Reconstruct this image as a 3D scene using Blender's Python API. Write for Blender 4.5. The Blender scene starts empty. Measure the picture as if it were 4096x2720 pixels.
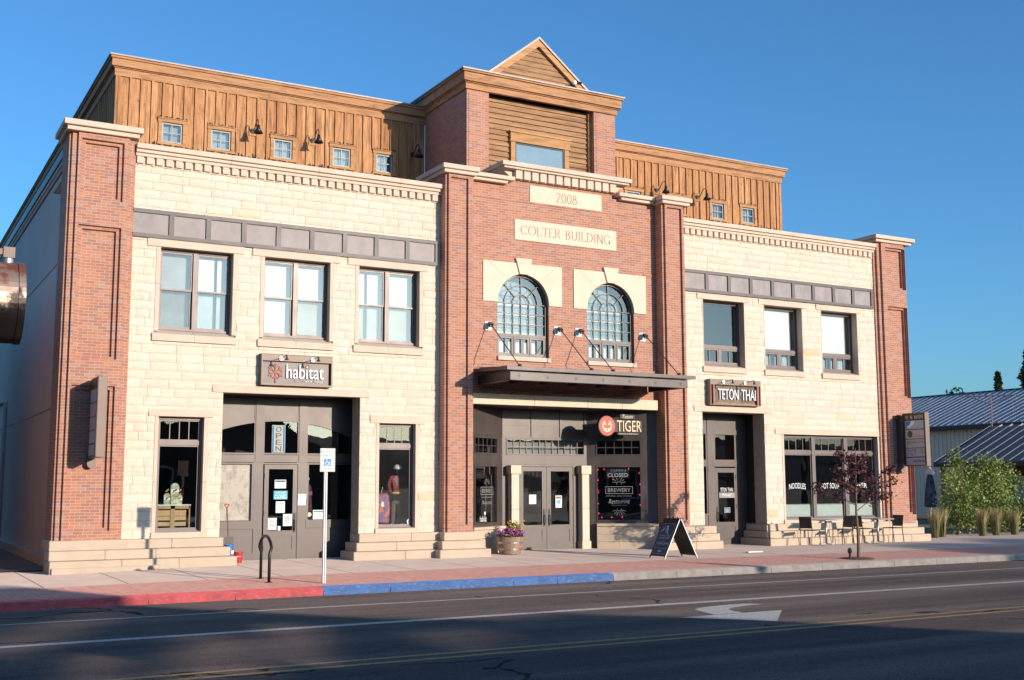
import bpy, bmesh, math, random
from mathutils import Matrix, Vector
random.seed(7)
R = math.radians
SC = bpy.context.scene
COL = SC.collection

# ------------------------------------------------------------------ camera
cam = bpy.data.cameras.new("camera")
cam.sensor_width = 36.0
cam.lens = 40.719
cam.clip_start = 0.1
cam.clip_end = 6000
camo = bpy.data.objects.new("camera", cam)
COL.objects.link(camo)
RT = Vector((0.8725955, -0.4884371, -0.0024994))
UP = Vector((-0.0586299, -0.1098199, 0.9922208))
FW = Vector((0.4849120, 0.8656609, 0.1244654))
m = Matrix(((RT.x, UP.x, -FW.x, 0.0), (RT.y, UP.y, -FW.y, -27.0), (RT.z, UP.z, -FW.z, 1.86), (0, 0, 0, 1)))
camo.matrix_world = m
SC.camera = camo
# ------------------------------------------------------------------ world and sun
SUN_EL = R(11.3)
SD = Vector((0.41, -1.0, 0.215)).normalized()          # towards the sun
w = bpy.data.worlds.new("World")
SC.world = w
w.use_nodes = True
nt = w.node_tree
bg = nt.nodes["Background"]
sky = nt.nodes.new("ShaderNodeTexSky")
sky.sky_type = 'NISHITA'
sky.sun_disc = False
sky.sun_elevation = SUN_EL
sky.sun_rotation = math.atan2(SD.x, SD.y)
sky.altitude = 0
sky.air_density = 1.0
sky.dust_density = 1.0
sky.ozone_density = 6.0
hue = nt.nodes.new('ShaderNodeMix'); hue.data_type = 'RGBA'; hue.blend_type = 'MULTIPLY'; hue.inputs[0].default_value = 1.0
hue.inputs[7].default_value = (0.90, 1.04, 1.0, 1.0)
nt.links.new(sky.outputs[0], hue.inputs[6]); nt.links.new(hue.outputs[2], bg.inputs[0])
bg.inputs[1].default_value = 0.115
sl = bpy.data.lights.new("sun", 'SUN')
sl.energy = 2.5
sl.angle = R(0.5)
sl.color = (1.0, 0.87, 0.72)
slo = bpy.data.objects.new("sun", sl)
COL.objects.link(slo)
slo.rotation_euler = SD.to_track_quat('Z', 'Y').to_euler()
slo.location = (20, -60, 40)
SC.view_settings.view_transform = 'Standard'
SC.view_settings.look = 'None'
SC.view_settings.exposure = 1.0
SC.view_settings.gamma = 1.0
SC.cycles.max_bounces = 8
SC.cycles.transparent_max_bounces = 16
SC.cycles.caustics_reflective = False
SC.cycles.caustics_refractive = False

# ------------------------------------------------------------------ mesh helpers
class MB:
    def __init__(s):
        s.v = []; s.f = []; s.mi = []; s.ti = []
    def face(s, pts, mi=0, t=0.5):
        n = len(s.v); s.v.extend([tuple(p) for p in pts])
        s.f.append(tuple(range(n, n + len(pts)))); s.mi.append(mi); s.ti.append(t)
    def mesh(s, vs, fs, mi=0, t=0.5):
        n = len(s.v); s.v.extend([tuple(p) for p in vs])
        for f in fs:
            s.f.append(tuple(i + n for i in f)); s.mi.append(mi); s.ti.append(t)
    def box(s, x0, x1, y0, y1, z0, z1, mi=0, t=0.5):
        v = [(x0,y0,z0),(x1,y0,z0),(x1,y1,z0),(x0,y1,z0),(x0,y0,z1),(x1,y0,z1),(x1,y1,z1),(x0,y1,z1)]
        s.mesh(v, [(0,3,2,1),(4,5,6,7),(0,1,5,4),(1,2,6,5),(2,3,7,6),(3,0,4,7)], mi, t)
    def obox(s, p0, p1, wx, wz, mi=0, t=0.5):          # bar from p0 to p1
        a = Vector(p0); b = Vector(p1); d = (b - a).normalized()
        u = d.cross(Vector((0,0,1)))
        if u.length < 1e-4: u = Vector((1,0,0))
        u.normalize(); w_ = u.cross(d).normalized()
        u *= wx/2; w_ *= wz/2
        v = [a-u-w_, a+u-w_, a+u+w_, a-u+w_, b-u-w_, b+u-w_, b+u+w_, b-u+w_]
        s.mesh(v, [(0,1,2,3),(7,6,5,4),(0,4,5,1),(1,5,6,2),(2,6,7,3),(3,7,4,0)], mi, t)
    def prism(s, poly, axis, a0, a1, mi=0, t=0.5):     # poly of (u,v); axis 'y' -> (x,z), 'x' -> (y,z), 'z' -> (x,y)
        def P(u, v, a):
            return (u, a, v) if axis == 'y' else ((a, u, v) if axis == 'x' else (u, v, a))
        n = len(poly)
        vs = [P(u, v, a0) for u, v in poly] + [P(u, v, a1) for u, v in poly]
        fs = [tuple(range(n)), tuple(reversed(range(n, 2*n)))]
        for i in range(n):
            j = (i+1) % n
            fs.append((i, i+n, j+n, j))
        s.mesh(vs, fs, mi, t)
    def tube(s, pts, r, seg=8, mi=0, t=0.5, cap=True):
        pts = [Vector(p) for p in pts]; n = len(pts)
        rr = r if isinstance(r, (list, tuple)) else [r]*n
        vs = []; ref = None
        for i, p in enumerate(pts):
            d = (pts[min(i+1, n-1)] - pts[max(i-1, 0)]).normalized()
            if ref is None:
                ref = d.cross(Vector((0,0,1)))
                if ref.length < 0.05: ref = d.cross(Vector((1,0,0)))
            u = (ref - d*ref.dot(d)).normalized(); w_ = d.cross(u); ref = u
            for k in range(seg):
                a = 2*math.pi*k/seg
                vs.append(p + (u*math.cos(a) + w_*math.sin(a))*rr[i])
        fs = []
        for i in range(n-1):
            for k in range(seg):
                k2 = (k+1) % seg
                fs.append((i*seg+k, i*seg+k2, (i+1)*seg+k2, (i+1)*seg+k))
        if cap:
            fs.append(tuple(reversed(range(seg)))); fs.append(tuple(range((n-1)*seg, n*seg)))
        s.mesh(vs, fs, mi, t)
    def lathe(s, prof, c, seg=24, axis='z', mi=0, t=0.5):   # prof [(r,h)]
        vs = []
        for r, h in prof:
            for k in range(seg):
                a = 2*math.pi*k/seg
                x, y = r*math.cos(a), r*math.sin(a)
                vs.append((c[0]+x, c[1]+y, c[2]+h) if axis == 'z' else ((c[0]+h, c[1]+x, c[2]+y) if axis == 'x' else (c[0]+x, c[1]+h, c[2]+y)))
        fs = []
        for i in range(len(prof)-1):
            for k in range(seg):
                k2 = (k+1) % seg
                fs.append((i*seg+k, i*seg+k2, (i+1)*seg+k2, (i+1)*seg+k))
        fs.append(tuple(reversed(range(seg)))); fs.append(tuple(range((len(prof)-1)*seg, len(prof)*seg)))
        s.mesh(vs, fs, mi, t)
    def disc(s, c, r, y0, y1, seg=24, mi=0, a0=0.0):     # short cylinder facing -Y
        s.prism([(c[0]+r*math.cos(a0+2*math.pi*k/seg), c[1]+r*math.sin(a0+2*math.pi*k/seg)) for k in range(seg)], 'y', y0, y1, mi)
    def frame(s, x0, x1, z0, z1, y0, y1, wd, mi=0):
        s.box(x0, x1, y0, y1, z1-wd, z1, mi); s.box(x0, x1, y0, y1, z0, z0+wd, mi)
        s.box(x0, x0+wd, y0, y1, z0+wd, z1-wd, mi); s.box(x1-wd, x1, y0, y1, z0+wd, z1-wd, mi)
    def arc(s, c, r0, r1, a0, a1, y0, y1, seg=16, mi=0):
        for k in range(seg):
            A = a0+(a1-a0)*k/seg; B = a0+(a1-a0)*(k+1)/seg
            q = [(c[0]+r1*math.cos(A), c[1]+r1*math.sin(A)), (c[0]+r0*math.cos(A), c[1]+r0*math.sin(A)),
                 (c[0]+r0*math.cos(B), c[1]+r0*math.sin(B)), (c[0]+r1*math.cos(B), c[1]+r1*math.sin(B))]
            s.prism(q, 'y', y0, y1, mi)
    def wall(s, x0, x1, z0, z1, y, holes, mi=0, rev=0.0, axis='y'):   # thin wall sheet with rectangular holes and reveals
        xs = sorted(set([x0, x1] + [min(max(h[i], x0), x1) for h in holes for i in (0, 1)]))
        zs = sorted(set([z0, z1] + [min(max(h[i], z0), z1) for h in holes for i in (2, 3)]))
        P = (lambda a, b, d=0.0: (a, y+d, b)) if axis == 'y' else (lambda a, b, d=0.0: (y+d, a, b))
        for i in range(len(xs)-1):
            for j in range(len(zs)-1):
                cx, cz = (xs[i]+xs[i+1])/2, (zs[j]+zs[j+1])/2
                if any(h[0] < cx < h[1] and h[2] < cz < h[3] for h in holes): continue
                s.face([P(xs[i], zs[j]), P(xs[i+1], zs[j]), P(xs[i+1], zs[j+1]), P(xs[i], zs[j+1])], mi)
        if rev:
            for a, b, c, d in [h[:4] for h in holes]:
                for p, q in (((a,c),(a,d)), ((a,d),(b,d)), ((b,d),(b,c)), ((b,c),(a,c))):
                    s.face([P(p[0], p[1]), P(q[0], q[1]), P(q[0], q[1], rev), P(p[0], p[1], rev)], mi)
    def build(s, name, mats, parent=None, smooth=False, bevel=0.0):
        me = bpy.data.meshes.new(name)
        o0 = Vector(parent.location) if parent is not None else Vector((0,0,0))
        pp = parent
        while pp is not None and pp.parent is not None:
            pp = pp.parent; o0 = o0 + Vector(pp.location)
        me.from_pydata([(x-o0.x, y-o0.y, z-o0.z) for x, y, z in s.v], [], s.f)
        mats = mats if isinstance(mats, (list, tuple)) else [mats]
        for mm in mats: me.materials.append(mm)
        me.polygons.foreach_set("material_index", s.mi)
        if smooth: me.polygons.foreach_set("use_smooth", [True]*len(s.f))
        at = me.attributes.new("tint", 'FLOAT', 'FACE'); at.data.foreach_set("value", s.ti)
        me.update()
        bm = bmesh.new(); bm.from_mesh(me)
        bmesh.ops.remove_doubles(bm, verts=bm.verts, dist=0.0004)
        bmesh.ops.recalc_face_normals(bm, faces=bm.faces)
        bm.to_mesh(me); bm.free()
        o = bpy.data.objects.new(name, me); COL.objects.link(o)
        if parent is not None: o.parent = parent
        if bevel:
            b = o.modifiers.new("bevel", 'BEVEL'); b.width = bevel; b.segments = 1; b.limit_method = 'ANGLE'
        return o

def thing(name, label, cat, loc=(0,0,0), group=None):
    o = bpy.data.objects.new(name, None); COL.objects.link(o); o.location = loc
    o.empty_display_size = 0.2
    o['label'] = label; o['category'] = cat
    if group: o['group'] = group
    return o
def tag(o, label, cat, group=None):
    o['label'] = label; o['category'] = cat
    if group: o['group'] = group
    return o
def struct(o):
    o['kind'] = 'structure'; return o
def stuff(o, label=None, cat=None):
    o['kind'] = 'stuff'
    if label: o['label'] = label; o['category'] = cat
    return o
def copy_tree(root, loc, label=None, rotz=None):
    c = root.copy(); COL.objects.link(c); c.location = loc
    if rotz is not None: c.rotation_euler.z = rotz
    if label: c['label'] = label
    def rec(a, b):
        for ch in a.children:
            d = ch.copy(); COL.objects.link(d); d.parent = b; rec(ch, d)
    rec(root, c)
    return c

# ------------------------------------------------------------------ materials
def new_mat(name):
    mt = bpy.data.materials.new(name); mt.use_nodes = True
    n = mt.node_tree; b = n.nodes["Principled BSDF"]
    return mt, n, b
class G:
    """tiny node-graph writer"""
    def __init__(s, nt): s.n = nt
    def node(s, t, **kw):
        nd = s.n.nodes.new(t)
        for k, v in kw.items(): setattr(nd, k, v)
        return nd
    def link(s, a, b): s.n.links.new(a, b)
    def val(s, sock, v):
        if isinstance(v, bpy.types.NodeSocket): s.link(v, sock)
        else: sock.default_value = v
    def math(s, op, a, b=None, c=None):
        nd = s.node('ShaderNodeMath', operation=op)
        s.val(nd.inputs[0], a)
        if b is not None: s.val(nd.inputs[1], b)
        if c is not None: s.val(nd.inputs[2], c)
        return nd.outputs[0]
    def mix(s, f, a, b, mode='MIX'):
        nd = s.node('ShaderNodeMix', data_type='RGBA', blend_type=mode)
        s.val(nd.inputs[0], f)
        for k, v in ((6, a), (7, b)):
            s.val(nd.inputs[k], v if isinstance(v, bpy.types.NodeSocket) else (*v[:3], 1.0))
        return nd.outputs[2]
    def ramp(s, f, stops, interp='LINEAR'):
        nd = s.node('ShaderNodeValToRGB'); cr = nd.color_ramp; cr.interpolation = interp
        while len(cr.elements) < len(stops): cr.elements.new(0.5)
        for e, (p, c) in zip(cr.elements, stops):
            e.position = p; e.color = (*c[:3], 1.0) if not isinstance(c, float) else (c, c, c, 1)
        s.val(nd.inputs[0], f); return nd.outputs[0]
    def noise(s, vec, scale, det=3.0, rough=0.55, dim='3D'):
        nd = s.node('ShaderNodeTexNoise', noise_dimensions=dim)
        if vec is not None: s.link(vec, nd.inputs['Vector'])
        nd.inputs['Scale'].default_value = scale; nd.inputs['Detail'].default_value = det; nd.inputs['Roughness'].default_value = rough
        return nd.outputs[0]
    def pos(s): return s.node('ShaderNodeNewGeometry').outputs['Position']
    def sep(s, v):
        nd = s.node('ShaderNodeSeparateXYZ'); s.link(v, nd.inputs[0]); return nd.outputs
    def comb(s, x, y, z=0.0):
        nd = s.node('ShaderNodeCombineXYZ')
        for i, v in enumerate((x, y, z)): s.val(nd.inputs[i], v)
        return nd.outputs[0]
    def white(s, vec):
        nd = s.node('ShaderNodeTexWhiteNoise', noise_dimensions='3D'); s.link(vec, nd.inputs[0]); return nd.outputs[0]
    def bump(s, h, strength=0.3, dist=0.01):
        nd = s.node('ShaderNodeBump'); s.link(h, nd.inputs['Height'])
        nd.inputs['Strength'].default_value = strength; nd.inputs['Distance'].default_value = dist
        return nd.outputs[0]
    def scalev(s, v, sc):
        nd = s.node('ShaderNodeVectorMath', operation='MULTIPLY'); s.link(v, nd.inputs[0]); nd.inputs[1].default_value = sc
        return nd.outputs[0]
def plain(name, c, rough=0.6, metal=0.0, var=0.12, scale=6.0, bump=0.0, bscale=60.0, spec=0.5):
    mt, n, b = new_mat(name); g = G(n)
    p = g.pos()
    f = g.noise(p, scale, 4)
    lo = tuple(x*(1-var) for x in c); hi = tuple(min(1, x*(1+var)) for x in c)
    col = g.ramp(f, [(0.3, lo), (0.7, hi)])
    g.link(col, b.inputs['Base Color'])
    b.inputs['Roughness'].default_value = rough; b.inputs['Metallic'].default_value = metal
    b.inputs['Specular IOR Level'].default_value = spec
    if bump: g.link(g.bump(g.noise(p, bscale, 3), bump), b.inputs['Normal'])
    return mt
def brick_mat(name, bw, bh, mort, cols, mcol, horiz=None, bumpd=0.006, swap=False, dirt=0.10):
    mt, n, b = new_mat(name); g = G(n)
    p = g.pos(); x, y, z = g.sep(p)[:3]
    if horiz: u, v = (y, x) if swap else (x, y)
    else: u, v = g.math('ADD', x, y), z
    r = g.math('FLOOR', g.math('DIVIDE', v, bh))
    off = g.math('MULTIPLY', g.math('FLOORED_MODULO', r, 2.0), 0.5)
    uu = g.math('ADD', g.math('DIVIDE', u, bw), off)
    cidx = g.math('FLOOR', uu)
    fu = g.math('MULTIPLY', g.math('FRACT', uu), bw)
    fv = g.math('MULTIPLY', g.math('FRACT', g.math('DIVIDE', v, bh)), bh)
    mk = g.math('MAXIMUM', g.math('LESS_THAN', fu, mort), g.math('LESS_THAN', fv, mort))
    rnd = g.white(g.comb(cidx, r, 0.37))
    col = g.ramp(rnd, cols, 'CONSTANT')
    fine = g.noise(p, 45.0, 4)
    col = g.mix(g.math('MULTIPLY', fine, 0.3), col, tuple(0.7*c for c in cols[0][1]), 'MIX')
    big = g.noise(p, 0.7, 3)
    col = g.mix(g.math('MULTIPLY', big, dirt), col, (0.30, 0.22, 0.19))
    col = g.mix(mk, col, mcol)
    g.link(col, b.inputs['Base Color'])
    b.inputs['Roughness'].default_value = 0.85; b.inputs['Diffuse Roughness'].default_value = 1.0 if horiz else 0.0
    h = g.math('ADD', g.math('SUBTRACT', 1.0, mk), g.math('MULTIPLY', fine, 0.35))
    g.link(g.bump(h, 0.6, bumpd), b.inputs['Normal'])
    return mt
M = {}
BR = [(0.0, (0.47, 0.195, 0.120)), (0.25, (0.42, 0.170, 0.112)), (0.45, (0.51, 0.235, 0.155)), (0.62, (0.385, 0.175, 0.130)), (0.74, (0.53, 0.225, 0.120)), (0.87, (0.46, 0.265, 0.205)), (0.95, (0.34, 0.185, 0.155))]
M['brick'] = brick_mat('brick', 0.205, 0.0677, 0.010, BR, (0.56, 0.41, 0.33))
M['paver'] = brick_mat('brick_paver', 0.205, 0.103, 0.007, [(0.0, (0.56, 0.26, 0.20)), (0.3, (0.50, 0.22, 0.175)), (0.55, (0.60, 0.29, 0.22)), (0.8, (0.52, 0.27, 0.22))], (0.30, 0.15, 0.12), horiz=True, swap=True, bumpd=0.003, dirt=0.35)
# rock faced stone: tint attribute gives each block its own colour
mt, n, b = new_mat('rock_faced_stone'); g = G(n); p = g.pos()
at = g.node('ShaderNodeAttribute', attribute_name='tint').outputs['Fac']
col = g.ramp(at, [(0.0, (0.73, 0.62, 0.50)), (0.4, (0.755, 0.65, 0.53)), (0.8, (0.78, 0.68, 0.56)), (0.93, (0.75, 0.61, 0.44)), (1.0, (0.72, 0.53, 0.31))])
st = g.ramp(g.noise(p, 3.1, 5, 0.65), [(0.52, (0, 0, 0)), (0.72, (1, 1, 1))])
col = g.mix(g.math('MULTIPLY', st, 0.30), col, (0.66, 0.42, 0.20))
st2 = g.ramp(g.noise(g.scalev(p, (1.0, 1.0, 2.2)), 17.0, 5, 0.7), [(0.35, (0, 0, 0)), (0.65, (1, 1, 1))])
col = g.mix(g.math('MULTIPLY', st2, 0.16), col, (0.84, 0.75, 0.60))
g.link(col, b.inputs['Base Color']); b.inputs['Roughness'].default_value = 0.9
g.link(g.bump(g.noise(p, 24.0, 6, 0.7), 0.8, 0.03), b.inputs['Normal']); M['rock'] = mt; b.inputs['Diffuse Roughness'].default_value = 0.2
def smooth_stone(name, c, streak=0.2):
    mt, n, b = new_mat(name); g = G(n); p = g.pos()
    col = g.ramp(g.noise(p, 2.2, 5, 0.6), [(0.3, tuple(k*0.9 for k in c)), (0.7, tuple(min(1, k*1.05) for k in c))])
    st = g.ramp(g.noise(g.scalev(p, (0.5, 0.5, 3.0)), 4.0, 5, 0.65), [(0.5, (0, 0, 0)), (0.75, (1, 1, 1))])
    col = g.mix(g.math('MULTIPLY', st, streak), col, (c[0]*0.86, c[1]*0.70, c[2]*0.55))
    g.link(col, b.inputs['Base Color']); b.inputs['Roughness'].default_value = 0.85
    g.link(g.bump(g.noise(p, 90.0, 4), 0.15, 0.004), b.inputs['Normal']); return mt
M['trim'] = smooth_stone('smooth_trim_stone', (0.66, 0.52, 0.41), 0.15)
M['base'] = smooth_stone('base_stone', (0.58, 0.455, 0.34), 0.35)
M['plaque'] = smooth_stone('plaque_stone', (0.74, 0.60, 0.46), 0.12)
M['engrave'] = plain('engraved_letter', (0.40, 0.26, 0.18), 0.9)
M['mortar'] = plain('mortar', (0.50, 0.40, 0.29), 0.95)
# wood
def wood_mat(name, c1, c2, dark, axis='z', stain=True, pitch=0.29):
    mt, n, b = new_mat(name); g = G(n); p = g.pos(); x, y, z = g.sep(p)[:3]
    if axis == 'z':
        gr = g.scalev(p, (14.0, 14.0, 0.9)); board = g.math('FLOOR', g.math('DIVIDE', g.math('ADD', x, y), pitch))
    else:
        gr = g.scalev(p, (0.9, 3.0, 16.0)); board = g.math('FLOOR', g.math('DIVIDE', z, pitch))
    rb = g.white(g.comb(board, 1.7, 0.0))
    grain = g.noise(gr, 3.0, 6, 0.65)
    col = g.ramp(grain, [(0.28, c2), (0.62, c1)])
    col = g.mix(g.math('MULTIPLY', rb, 0.7), col, c2)
    knots = g.ramp(g.noise(g.scalev(p, (9, 9, 5) if axis == 'z' else (5, 5, 10)), 1.4, 3), [(0.66, (0, 0, 0)), (0.74, (1, 1, 1))])
    col = g.mix(g.math('MULTIPLY', knots, 0.6), col, dark)
    if stain:
        big = g.ramp(g.noise(g.scalev(p, (7.0, 7.0, 0.7) if axis == 'z' else (0.8, 2.0, 7.0)), 1.6, 5, 0.65), [(0.48, (0, 0, 0)), (0.72, (1, 1, 1))])
        col = g.mix(g.math('MULTIPLY', big, 0.7), col, dark)
    g.link(col, b.inputs['Base Color']); b.inputs['Roughness'].default_value = 0.8
    g.link(g.bump(grain, 0.35, 0.006), b.inputs['Normal']); return mt
M['board'] = wood_mat('cedar_board', (0.68, 0.36, 0.165), (0.34, 0.135, 0.045), (0.06, 0.022, 0.010))
M['fascia'] = wood_mat('cedar_fascia', (0.56, 0.30, 0.15), (0.36, 0.16, 0.065), (0.13, 0.05, 0.024), 'x', True, 3.0)
M['siding'] = wood_mat('weathered_siding', (0.50, 0.285, 0.145), (0.27, 0.135, 0.065), (0.10, 0.055, 0.035), 'x', True, 0.16)
M['wtrim'] = wood_mat('cedar_trim', (0.62, 0.35, 0.16), (0.45, 0.22, 0.09), (0.13, 0.06, 0.03), 'x', True, 2.0)
M['stain'] = plain('black_mildew', (0.05, 0.035, 0.03), 0.95)
# metals and paints
def metal_panel(name, c, rough=0.42, metal=0.55, cloud=0.3):
    mt, n, b = new_mat(name); g = G(n); p = g.pos()
    f = g.noise(g.scalev(p, (1.5, 1.5, 0.9)), 1.6, 5, 0.6)
    col = g.ramp(f, [(0.3, tuple(k*(1-cloud) for k in c)), (0.7, tuple(k*(1+cloud) for k in c))])
    sp = g.ramp(g.noise(p, 70.0, 2), [(0.66, (0, 0, 0)), (0.75, (1, 1, 1))])
    col = g.mix(g.math('MULTIPLY', sp, 0.12), col, (0.35, 0.30, 0.26))
    g.link(col, b.inputs['Base Color'])
    b.inputs['Metallic'].default_value = metal
    g.link(g.math('MULTIPLY_ADD', f, 0.25, rough-0.1), b.inputs['Roughness'])
    g.link(g.bump(g.noise(p, 1.2, 2), 0.25, 0.02), b.inputs['Normal'])
    return mt
M['band'] = metal_panel('zinc_band', (0.10, 0.085, 0.085), 0.5, 0.15, 0.2)
M['bandp'] = metal_panel('zinc_band_panel', (0.25, 0.215, 0.21), 0.55, 0.15, 0.32)
M['store'] = metal_panel('storefront_metal', (0.092, 0.072, 0.066), 0.42, 0.25, 0.2)
M['frame'] = metal_panel('window_frame_metal', (0.135, 0.105, 0.10), 0.42, 0.25, 0.12)
M['muntin'] = metal_panel('muntin_metal', (0.075, 0.064, 0.062), 0.42, 0.25, 0.1)
M['arch_sky'] = plain('arch_sky_reflection', (0.17, 0.235, 0.27), 0.6, var=0.18, scale=1.2)  # backing colour carries the sky reflected in the arched glass
M['sash'] = plain('grey_sash_paint', (0.30, 0.31, 0.31), 0.5, var=0.08)
M['canopy'] = metal_panel('canopy_metal', (0.075, 0.062, 0.06), 0.42, 0.3, 0.18)
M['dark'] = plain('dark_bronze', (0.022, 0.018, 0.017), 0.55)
M['black'] = plain('black_metal', (0.018, 0.017, 0.018), 0.4)
M['signbox'] = metal_panel('sign_box_metal', (0.19, 0.135, 0.11), 0.5, 0.3, 0.15)
M['white'] = plain('white_paint', (0.80, 0.79, 0.77), 0.5, var=0.04)
M['paper'] = plain('paper', (0.78, 0.78, 0.75), 0.8, var=0.04)
M['ink'] = plain('ink', (0.10, 0.10, 0.11), 0.8)
M['galv'] = plain('galvanised_steel', (0.42, 0.42, 0.43), 0.38, 0.8)
M['roofmetal'] = plain('roof_edge_metal', (0.26, 0.22, 0.20), 0.5, 0.3, 0.1)
M['interior'] = plain('dark_interior', (0.035, 0.030, 0.028), 0.9)
M['blind'] = plain('white_blind', (0.78, 0.75, 0.70), 0.8, var=0.1, scale=1.3)
M['blind2'] = plain('grey_blind', (0.31, 0.30, 0.285), 0.8, var=0.2, scale=1.5)
M['blind3'] = plain('blue_grey_film', (0.30, 0.36, 0.385), 0.6, var=0.22, scale=1.8)
M['film'] = plain('deep_blue_grey_film', (0.17, 0.22, 0.245), 0.6, var=0.25, scale=3)
M['frost'] = plain('frosted_film', (0.58, 0.66, 0.62), 0.7, var=0.05)
M['grey_stucco'] = plain('grey_stucco', (0.62, 0.53, 0.48), 0.95, var=0.06, scale=0.5, bump=0.2, bscale=120)
M['red'] = plain('sign_red', (0.56, 0.025, 0.012), 0.45, var=0.05)
M['cream'] = plain('sign_cream', (0.70, 0.58, 0.38), 0.55, var=0.05)
M['navy'] = plain('navy_board', (0.035, 0.07, 0.115), 0.5, var=0.15)
M['lav'] = plain('pale_lettering', (0.62, 0.60, 0.66), 0.7)
M['ada'] = plain('parking_blue', (0.015, 0.19, 0.62), 0.5)
M['green'] = plain('sign_green', (0.02, 0.30, 0.16), 0.5)
M['rust'] = plain('rust_red', (0.36, 0.12, 0.08), 0.6, var=0.15)
M['cyan'] = plain('closed_sign_blue', (0.10, 0.42, 0.52), 0.6)
def glass_mat(name, tintc=(0.92, 0.95, 0.95), k=1.9, add=0.05, rough=0.0):
    mt = bpy.data.materials.new(name); mt.use_nodes = True; n = mt.node_tree; n.nodes.clear(); g = G(n)
    out = g.node('ShaderNodeOutputMaterial')
    tr = g.node('ShaderNodeBsdfTransparent'); tr.inputs[0].default_value = (*tintc, 1)
    gl = g.node('ShaderNodeBsdfAnisotropic'); gl.inputs['Roughness'].default_value = rough
    gl.inputs[0].default_value = (1, 1, 1, 1)
    p = g.pos()
    g.link(g.bump(g.noise(p, 1.1, 2), 0.10, 0.02), gl.inputs['Normal'])
    ge = g.node('ShaderNodeNewGeometry'); dt = g.node('ShaderNodeVectorMath', operation='DOT_PRODUCT')
    g.link(ge.outputs['Incoming'], dt.inputs[0]); g.link(ge.outputs['True Normal'], dt.inputs[1])
    sch = g.math('MULTIPLY_ADD', g.math('POWER', g.math('SUBTRACT', 1.0, g.math('ABSOLUTE', dt.outputs['Value'])), 5.0), 0.96, 0.04)
    mx = g.node('ShaderNodeMixShader')
    g.link(g.math('MINIMUM', g.math('MULTIPLY_ADD', sch, k, add), 1.0), mx.inputs[0])
    g.link(tr.outputs[0], mx.inputs[1]); g.link(gl.outputs[0], mx.inputs[2]); g.link(mx.outputs[0], out.inputs[0])
    return mt
M['glass'] = glass_mat('window_glass')
M['glass_dark'] = glass_mat('shop_glass', (0.80, 0.83, 0.82), 1.5, 0.03)
# ground
mt, n, b = new_mat('asphalt'); g = G(n); p = g.pos()
x, y, z = g.sep(p)[:3]
agg = g.noise(p, 95.0, 3, 0.7)
col = g.ramp(agg, [(0.35, (0.095, 0.075, 0.068)), (0.56, (0.23, 0.178, 0.155)), (0.72, (0.54, 0.43, 0.37))])
band = g.noise(g.scalev(p, (0.05, 0.9, 1.0)), 1.2, 4)
col = g.mix(g.ramp(band, [(0.35, (0, 0, 0)), (0.7, (1, 1, 1))]), g.mix(1.0, col, (0.72, 0.72, 0.75), 'MULTIPLY'), g.mix(1.0, col, (1.3, 1.25, 1.2), 'MULTIPLY'))
spk = g.ramp(g.noise(p, 260.0, 1), [(0.74, (0, 0, 0)), (0.80, (1, 1, 1))])
col = g.mix(g.math('MULTIPLY', spk, 0.35), col, (0.42, 0.38, 0.34))
wob = g.node('ShaderNodeVectorMath', operation='ADD'); g.link(g.scalev(p, (0.11, 0.20, 0.0)), wob.inputs[0]); nzz = g.node('ShaderNodeTexNoise'); g.link(p, nzz.inputs['Vector']); nzz.inputs['Scale'].default_value = 0.8; nzz.inputs['Detail'].default_value = 5
g.link(g.scalev(nzz.outputs['Color'], (0.35, 0.35, 0.0)), wob.inputs[1])
vor = g.node('ShaderNodeTexVoronoi', feature='DISTANCE_TO_EDGE'); g.link(wob.outputs[0], vor.inputs['Vector']); vor.inputs['Scale'].default_value = 1.0
crack = g.math('MULTIPLY', g.math('LESS_THAN', vor.outputs['Distance'], 0.006), g.math('GREATER_THAN', g.noise(p, 0.35, 2), 0.53))
col = g.mix(g.math('MULTIPLY', crack, 0.8), col, (0.03, 0.028, 0.028))
lane = g.math('ADD', g.math('POWER', 2.718, g.math('MULTIPLY', g.math('POWER', g.math('ADD', y, 9.5), 2.0), -4.0)), g.math('POWER', 2.718, g.math('MULTIPLY', g.math('POWER', g.math('ADD', y, 12.6), 2.0), -3.0)))
col = g.mix(g.math('MULTIPLY', lane, 0.28), col, (0.055, 0.048, 0.046))
oil = g.ramp(g.noise(g.scalev(p, (0.5, 1.4, 1.0)), 1.1, 5, 0.7), [(0.56, (0, 0, 0)), (0.72, (1, 1, 1))])
col = g.mix(g.math('MULTIPLY', oil, 0.35), col, (0.045, 0.04, 0.04))
g.link(col, b.inputs['Base Color'])
b.inputs['Roughness'].default_value = 0.9; b.inputs['Specular IOR Level'].default_value = 0.0
g.link(g.bump(agg, 0.8, 0.02), b.inputs['Normal']); M['asphalt'] = mt; b.inputs['Diffuse Roughness'].default_value = 1.0
mt, n, b = new_mat('concrete_sidewalk'); g = G(n); p = g.pos(); x, y, z = g.sep(p)[:3]
col = g.ramp(g.noise(p, 1.3, 5), [(0.3, (0.47, 0.35, 0.29)), (0.7, (0.57, 0.43, 0.36))])
col = g.mix(g.math('MULTIPLY', g.noise(p, 110.0, 2), 0.35), col, (0.34, 0.26, 0.22))
stn = g.ramp(g.noise(p, 0.6, 6, 0.7), [(0.55, (0, 0, 0)), (0.7, (1, 1, 1))])
col = g.mix(g.math('MULTIPLY', stn, 0.18), col, (0.20, 0.16, 0.14))
fx = g.math('FRACT', g.math('DIVIDE', g.math('SUBTRACT', x, 4.62), 1.52))
jx = g.math('LESS_THAN', g.math('MINIMUM', fx, g.math('SUBTRACT', 1.0, fx)), 0.009)
fy = g.math('ABSOLUTE', g.math('ADD', y, 2.25))
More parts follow.
